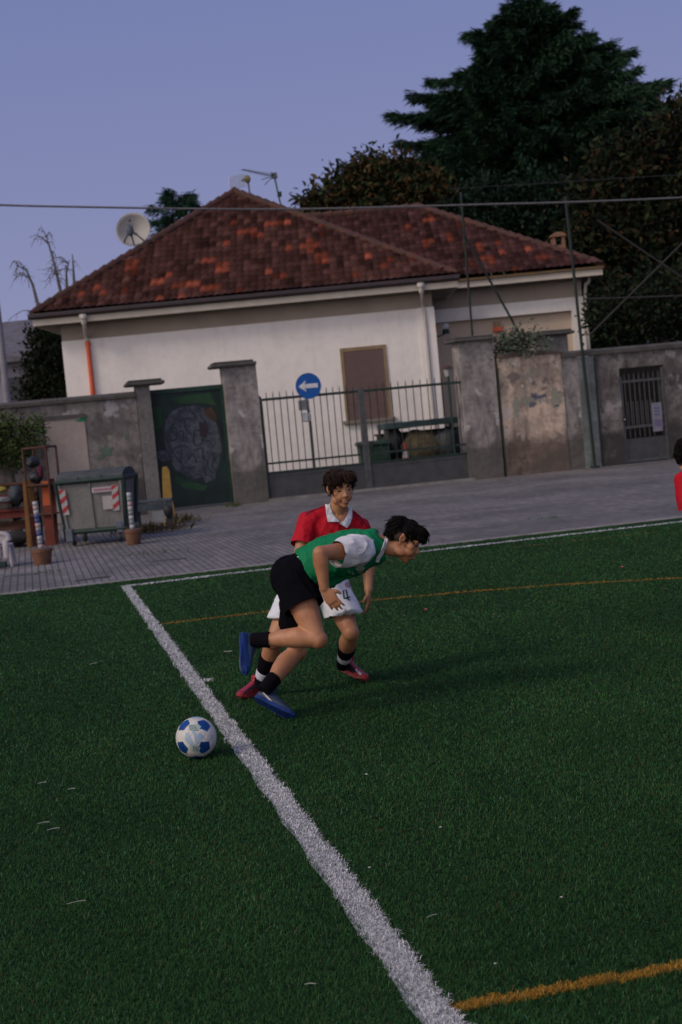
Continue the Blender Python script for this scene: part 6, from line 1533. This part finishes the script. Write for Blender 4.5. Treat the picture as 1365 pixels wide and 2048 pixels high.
for s in 'LR':
    kn, an = J['kn'+s], J['an'+s]
    f0, f1, f2 = (.46, .74, .90) if s == 'L' else (.42, .80, .98)
    bm = B(); tube(bm, [kn.lerp(an, f0), kn.lerp(an, (f0+f1)/2), kn.lerp(an, f1)], [.062, .058, .050], 16); solid('sock', bm, m_sock, root, .006, 2)
    bm = B(); tube(bm, [kn.lerp(an, f1-.02), kn.lerp(an, f2)], [.0515, .046], 16); solid('ankle_tape', bm, m_tape, root, .006, 2)
    bm = B(); tube(bm, [kn.lerp(an, f2-.02), an, an+(an-kn)*.15], [.045, .044, .042], 16); solid('sock', bm, m_sock, root, .006, 2)
o, bv, pf = shoe(root, P(524, 1384, 9.28), P(479, 1396, 9.06), V(0, 0, 1), m_shoe_r, m_sole_r, k=.95)
stamp('shoe_collar', bv, [[(505, 1370), (514, 1362), (532, 1360), (532, 1378), (516, 1376), (502, 1380), (486, 1388), (494, 1378)]], m_shoe_rd, o)
o, bv, pf = shoe(root, P(681, 1338, 9.48), P(730, 1360, 9.31), px_dir(.15, -.95, .1), m_shoe_r, m_sole_r, k=.92)
stamp('shoe_collar', bv, [[(668, 1320), (694, 1322), (708, 1334), (714, 1344), (704, 1346), (690, 1342), (672, 1342)]], m_shoe_rd, o)
stamp('side_stripe', bv, [band([(711, 1338), (716, 1343)], 4), band([(717, 1344), (723, 1349)], 5)], m_pale, o)

# ---------------------------------------------------------------- third player, cut by the right edge
hc = P(1384, 914, 9.6); root = person('player in red shirt with dark hair cut off by the right edge', V(hc.x+.22, 9.75, 0))
bx_, by_ = hc.x, 9.65
J = dict(pel=V(bx_+.26, by_+.14, .80), chest=V(bx_+.13, by_+.06, 1.06), neck=V(bx_+.035, by_+.02, 1.185), shR=P(1373, 961, 9.53), shL=V(bx_+.20, by_+.24, 1.13),
         elR=P(1392, 1062, 9.52), wrR=V(bx_+.22, by_-.20, .76), elL=V(bx_+.40, by_+.32, .96), wrL=V(bx_+.34, by_+.12, .78),
         hipR=V(bx_+.24, by_+.05, .78), hipL=V(bx_+.30, by_+.23, .78), knR=V(bx_+.14, by_-.06, .44), knL=V(bx_+.38, by_+.22, .42), anR=V(bx_+.24, by_+.02, .09), anL=V(bx_+.46, by_+.40, .09),
         kfR=V(-.6, -.7, 0).normalized(), kfL=V(-.3, -.9, 0).normalized())
J['head'] = Head(hc, V(.75, -.55, -.28), V(0.1, 0, 1), .98)
J['handR'] = (V(.6, -.3, -.7), V(.7, .3, 0), V(0, -1, 0), .4); J['handL'] = (V(-.2, -.6, -.7), V(-.7, .3, 0), V(0, 0, 1), .4)
body, bvb, sect = build_person(root, J, dict(skin=m_skin1), k=.97, bodyk=.95)
H = J['head']; H.details(root, m_hair2, m_lip, m_eye)
hair(H, m_hair2, root, 12, [((0, -.026, .056), (.085, .100, .082)), ((0, -.055, .012), (.078, .064, .070)), ((0, .05, .085), (.064, .054, .044))], 1300, lambda x, y, z: (x*6+sin(z*90)*.6, .3, -.7), ln=(.025, .05), rad=.005, keep=lambda x, y, z: z > -.05)
bm = B(); loft(bm, shirt_secs(.16, .93, 14, .024, .030, sect)+[sect(.965, .02, .02), sect(.995, .012, .014)], 24, 2.2)
trap(bm, J)
for s in 'LR':
    sh, el = J['sh'+s], J['el'+s]; tube(bm, [sh.lerp(sect(.86)[0], .55), sh, sh.lerp(el, .4), sh.lerp(el, .72)], [.085, .082, .086, .088], 18)
hm = [(J['sh'+q].lerp(J['el'+q], .55), J['el'+q]-J['sh'+q]) for q in 'LR']
rsh, bvs = solid('shirt', bm, m_redsh, root, .007, 8, [folds(V(.1, 0, 1), 3, 12, .009, 32)], hm)
stamp('shoulder_stripe', bvs, [band([(1340, 957), (1350, 946), (1372, 938)], 3)], m_maroon, rsh); stamp('shoulder_stripe', bvs, [band([(1340, 951), (1350, 941), (1372, 932)], 2)], m_maroon, rsh)
bm = B(); loft(bm, [sect(f, .018, .022) for f in np.linspace(.02, .38, 8)], 24, 2.2)
for s in 'LR':
    hp, kn = J['hip'+s], J['kn'+s]; tube(bm, [hp+(hp-kn)*.10, hp, hp.lerp(kn, .3), hp.lerp(kn, .6)], [.098, .105, .106, .104], 20)
solid('shorts', bm, m_wshort, root, .007, 7, [folds(V(.2, 0, 1), 3, 13, .010, 42)])
for s in 'LR':
    kn, an = J['kn'+s], J['an'+s]; bm = B(); tube(bm, [kn.lerp(an, .3), kn.lerp(an, .6), an, an+(an-kn)*.08], [.062, .054, .046, .044], 16); solid('sock', bm, m_sock, root, .006, 2)
    f = V(-.5, -.85, 0).normalized(); hl = V(an.x, an.y, .012)-f*.06; shoe(root, hl, hl+f*.28, V(0, 0, 1), m_shoe_r, m_sole_r, k=.95)

# ================================================================ the ball
bc = P(394, 1484, 7.56); BR = .110; bc.z = BR+.006
fb = thing('football', 'white football with blue pentagons on the turf left of the goal line', 'ball', (bc.x, bc.y, .0))
m_bw = grime('ball_white', (.56, .545, .50), (.50, .49, .46), (.36, .33, .27), 9, 40, .35, .0, .45); m_bb = pm('ball_blue', (.006, .055, .24), (.004, .03, .13), 22, .4, .05); m_bl = pm('ball_pale_blue', (.26, .33, .48), (.30, .40, .44), 30, .5, .05); m_bg2 = pm('ball_green_grey', (.35, .43, .38), (.28, .36, .33), 30, .5, .05); m_bk = pm('ball_print_dark', (.05, .075, .085), (.04, .06, .08), 30, .5, 0)
cb_ = V(0, 0, bc.z); vw = (Vector((0, 0, EYE))-bc).normalized(); bX = (CR-vw*CR.dot(vw)).normalized(); bY = vw.cross(bX)
def bdir(px, py):                       # a point of the ball's face given in radii right / up
    z = sqrt(max(.0, 1-px*px-py*py)); return (bX*px+bY*py+vw*z).normalized()
pent = [bdir(.37, .61), bdir(.39, -.49), bdir(-.63, .61), bdir(-.68, -.50)]
pent += [-p for p in pent] + [bdir(-.02, .985), bdir(.0, -.99), -bdir(0, .97), (bX*.99+vw*-.1).normalized()]
bm = B(); bmesh.ops.create_icosphere(bm, subdivisions=6, radius=BR, matrix=Matrix.Translation(cb_))
hexd = [bdir(0.02, .07), bdir(.02, -.02), bdir(.80, .03), bdir(-.9, .02), bdir(.0, .70), bdir(-.05, -.68)]
allc = pent+hexd
for v in bm.verts:
    n_ = (v.co-cb_).normalized(); ds_ = sorted((max(0, 1-n_.dot(c)) for c in allc))[:2]; e_ = ds_[1]-ds_[0]
    v.co -= n_*(.0016*math.exp(-(e_/.012)**2))
obj('bladder_cover', bm, m_bw, fb, True)
def patch(name, c, poly2, m, rise, par):
    """a spherical patch: polygon in radii about direction c"""
    X = (bX-c*bX.dot(c)).normalized(); Y = c.cross(X); bm = B(); st_ = .02
    if name == 'print': poly2 = [(q[0]*1.22, q[1]*1.22) for q in poly2]
    V_ = {}
    xs = [q[0] for q in poly2]; ys = [q[1] for q in poly2]
    def g(i, j):
        if (i, j) not in V_: V_[(i, j)] = bm.verts.new(cb_+(c+X*i*st_+Y*j*st_).normalized()*(BR+rise))
        return V_[(i, j)]
    for i in range(int(min(xs)/st_)-1, int(max(xs)/st_)+2):
        for j in range(int(min(ys)/st_)-1, int(max(ys)/st_)+2):
            if pip(poly2, (i+.5)*st_, (j+.5)*st_): bm.faces.new([g(i, j), g(i+1, j), g(i+1, j+1), g(i, j+1)])
    if not len(bm.faces): bm.free(); return
    me = bpy.data.meshes.new(name); bm.to_mesh(me); bm.free(); return link(name, me, m, fb, True)
for k, c in enumerate(pent):
    if k == 8: patch('panel', c, [(.28*cos(2*pi*i/6), .26*sin(2*pi*i/6)) for i in range(6)], m_bl, .0007, fb); continue
    a0 = (.2, .75, .9, .35)[k] if k < 4 else .4
    patch('panel', c, [(.39*cos(a0+2*pi*i/5), .39*sin(a0+2*pi*i/5)) for i in range(5)], m_bb, .0008, fb)
c0 = bdir(-.06, .02)
patch('print', c0, [(-.30, .18), (-.12, .38), (.12, .05), (.05, -.02), (.18, -.18), (.38, .02), (.22, .22), (.06, .14), (-.02, .34), (-.10, .44), (-.36, .24)][:0] or [(.02, -.32), (.34, -.02), (.22, .18), (.08, .08), (-.06, .32), (-.20, .30), (-.02, .0)], m_bl, .0009, fb)
patch('print', c0, [(-.44, .18), (-.30, .22), (-.10, -.16), (.02, -.34), (-.16, -.46), (-.24, -.36), (-.46, -.12)], m_bl, .0009, fb)
patch('print', bdir(-.12, .48), [(-.26, -.12), (.18, -.16), (.30, .05), (.16, .16), (-.16, .14)], m_bg2, .0009, fb)
patch('print', bdir(-.08, -.50), [(-.24, .16), (.04, .16), (.24, .02), (.2, -.2), (-.1, -.2)], m_bg2, .0009, fb)
for k in range(4):
    patch('print_bar', bdir(-.20+.03*k, .56-.07*k), [(-.20, .012), (.20, -.05), (.20, -.02), (-.20, .042)], m_bk, .0014, fb)
    patch('print_bar', bdir(-.02+.015*k, -.45-.055*k), [(-.16, .012), (.15, -.03), (.15, -.005), (-.16, .037)], m_bk, .0014, fb)
for k in range(5): patch('lettering', bdir(.72+.015*(2-abs(k-2)), .13-.055*k), [(-.05, -.018), (.05, -.018), (.05, .014), (-.05, .014)], m_bl, .0012, fb)
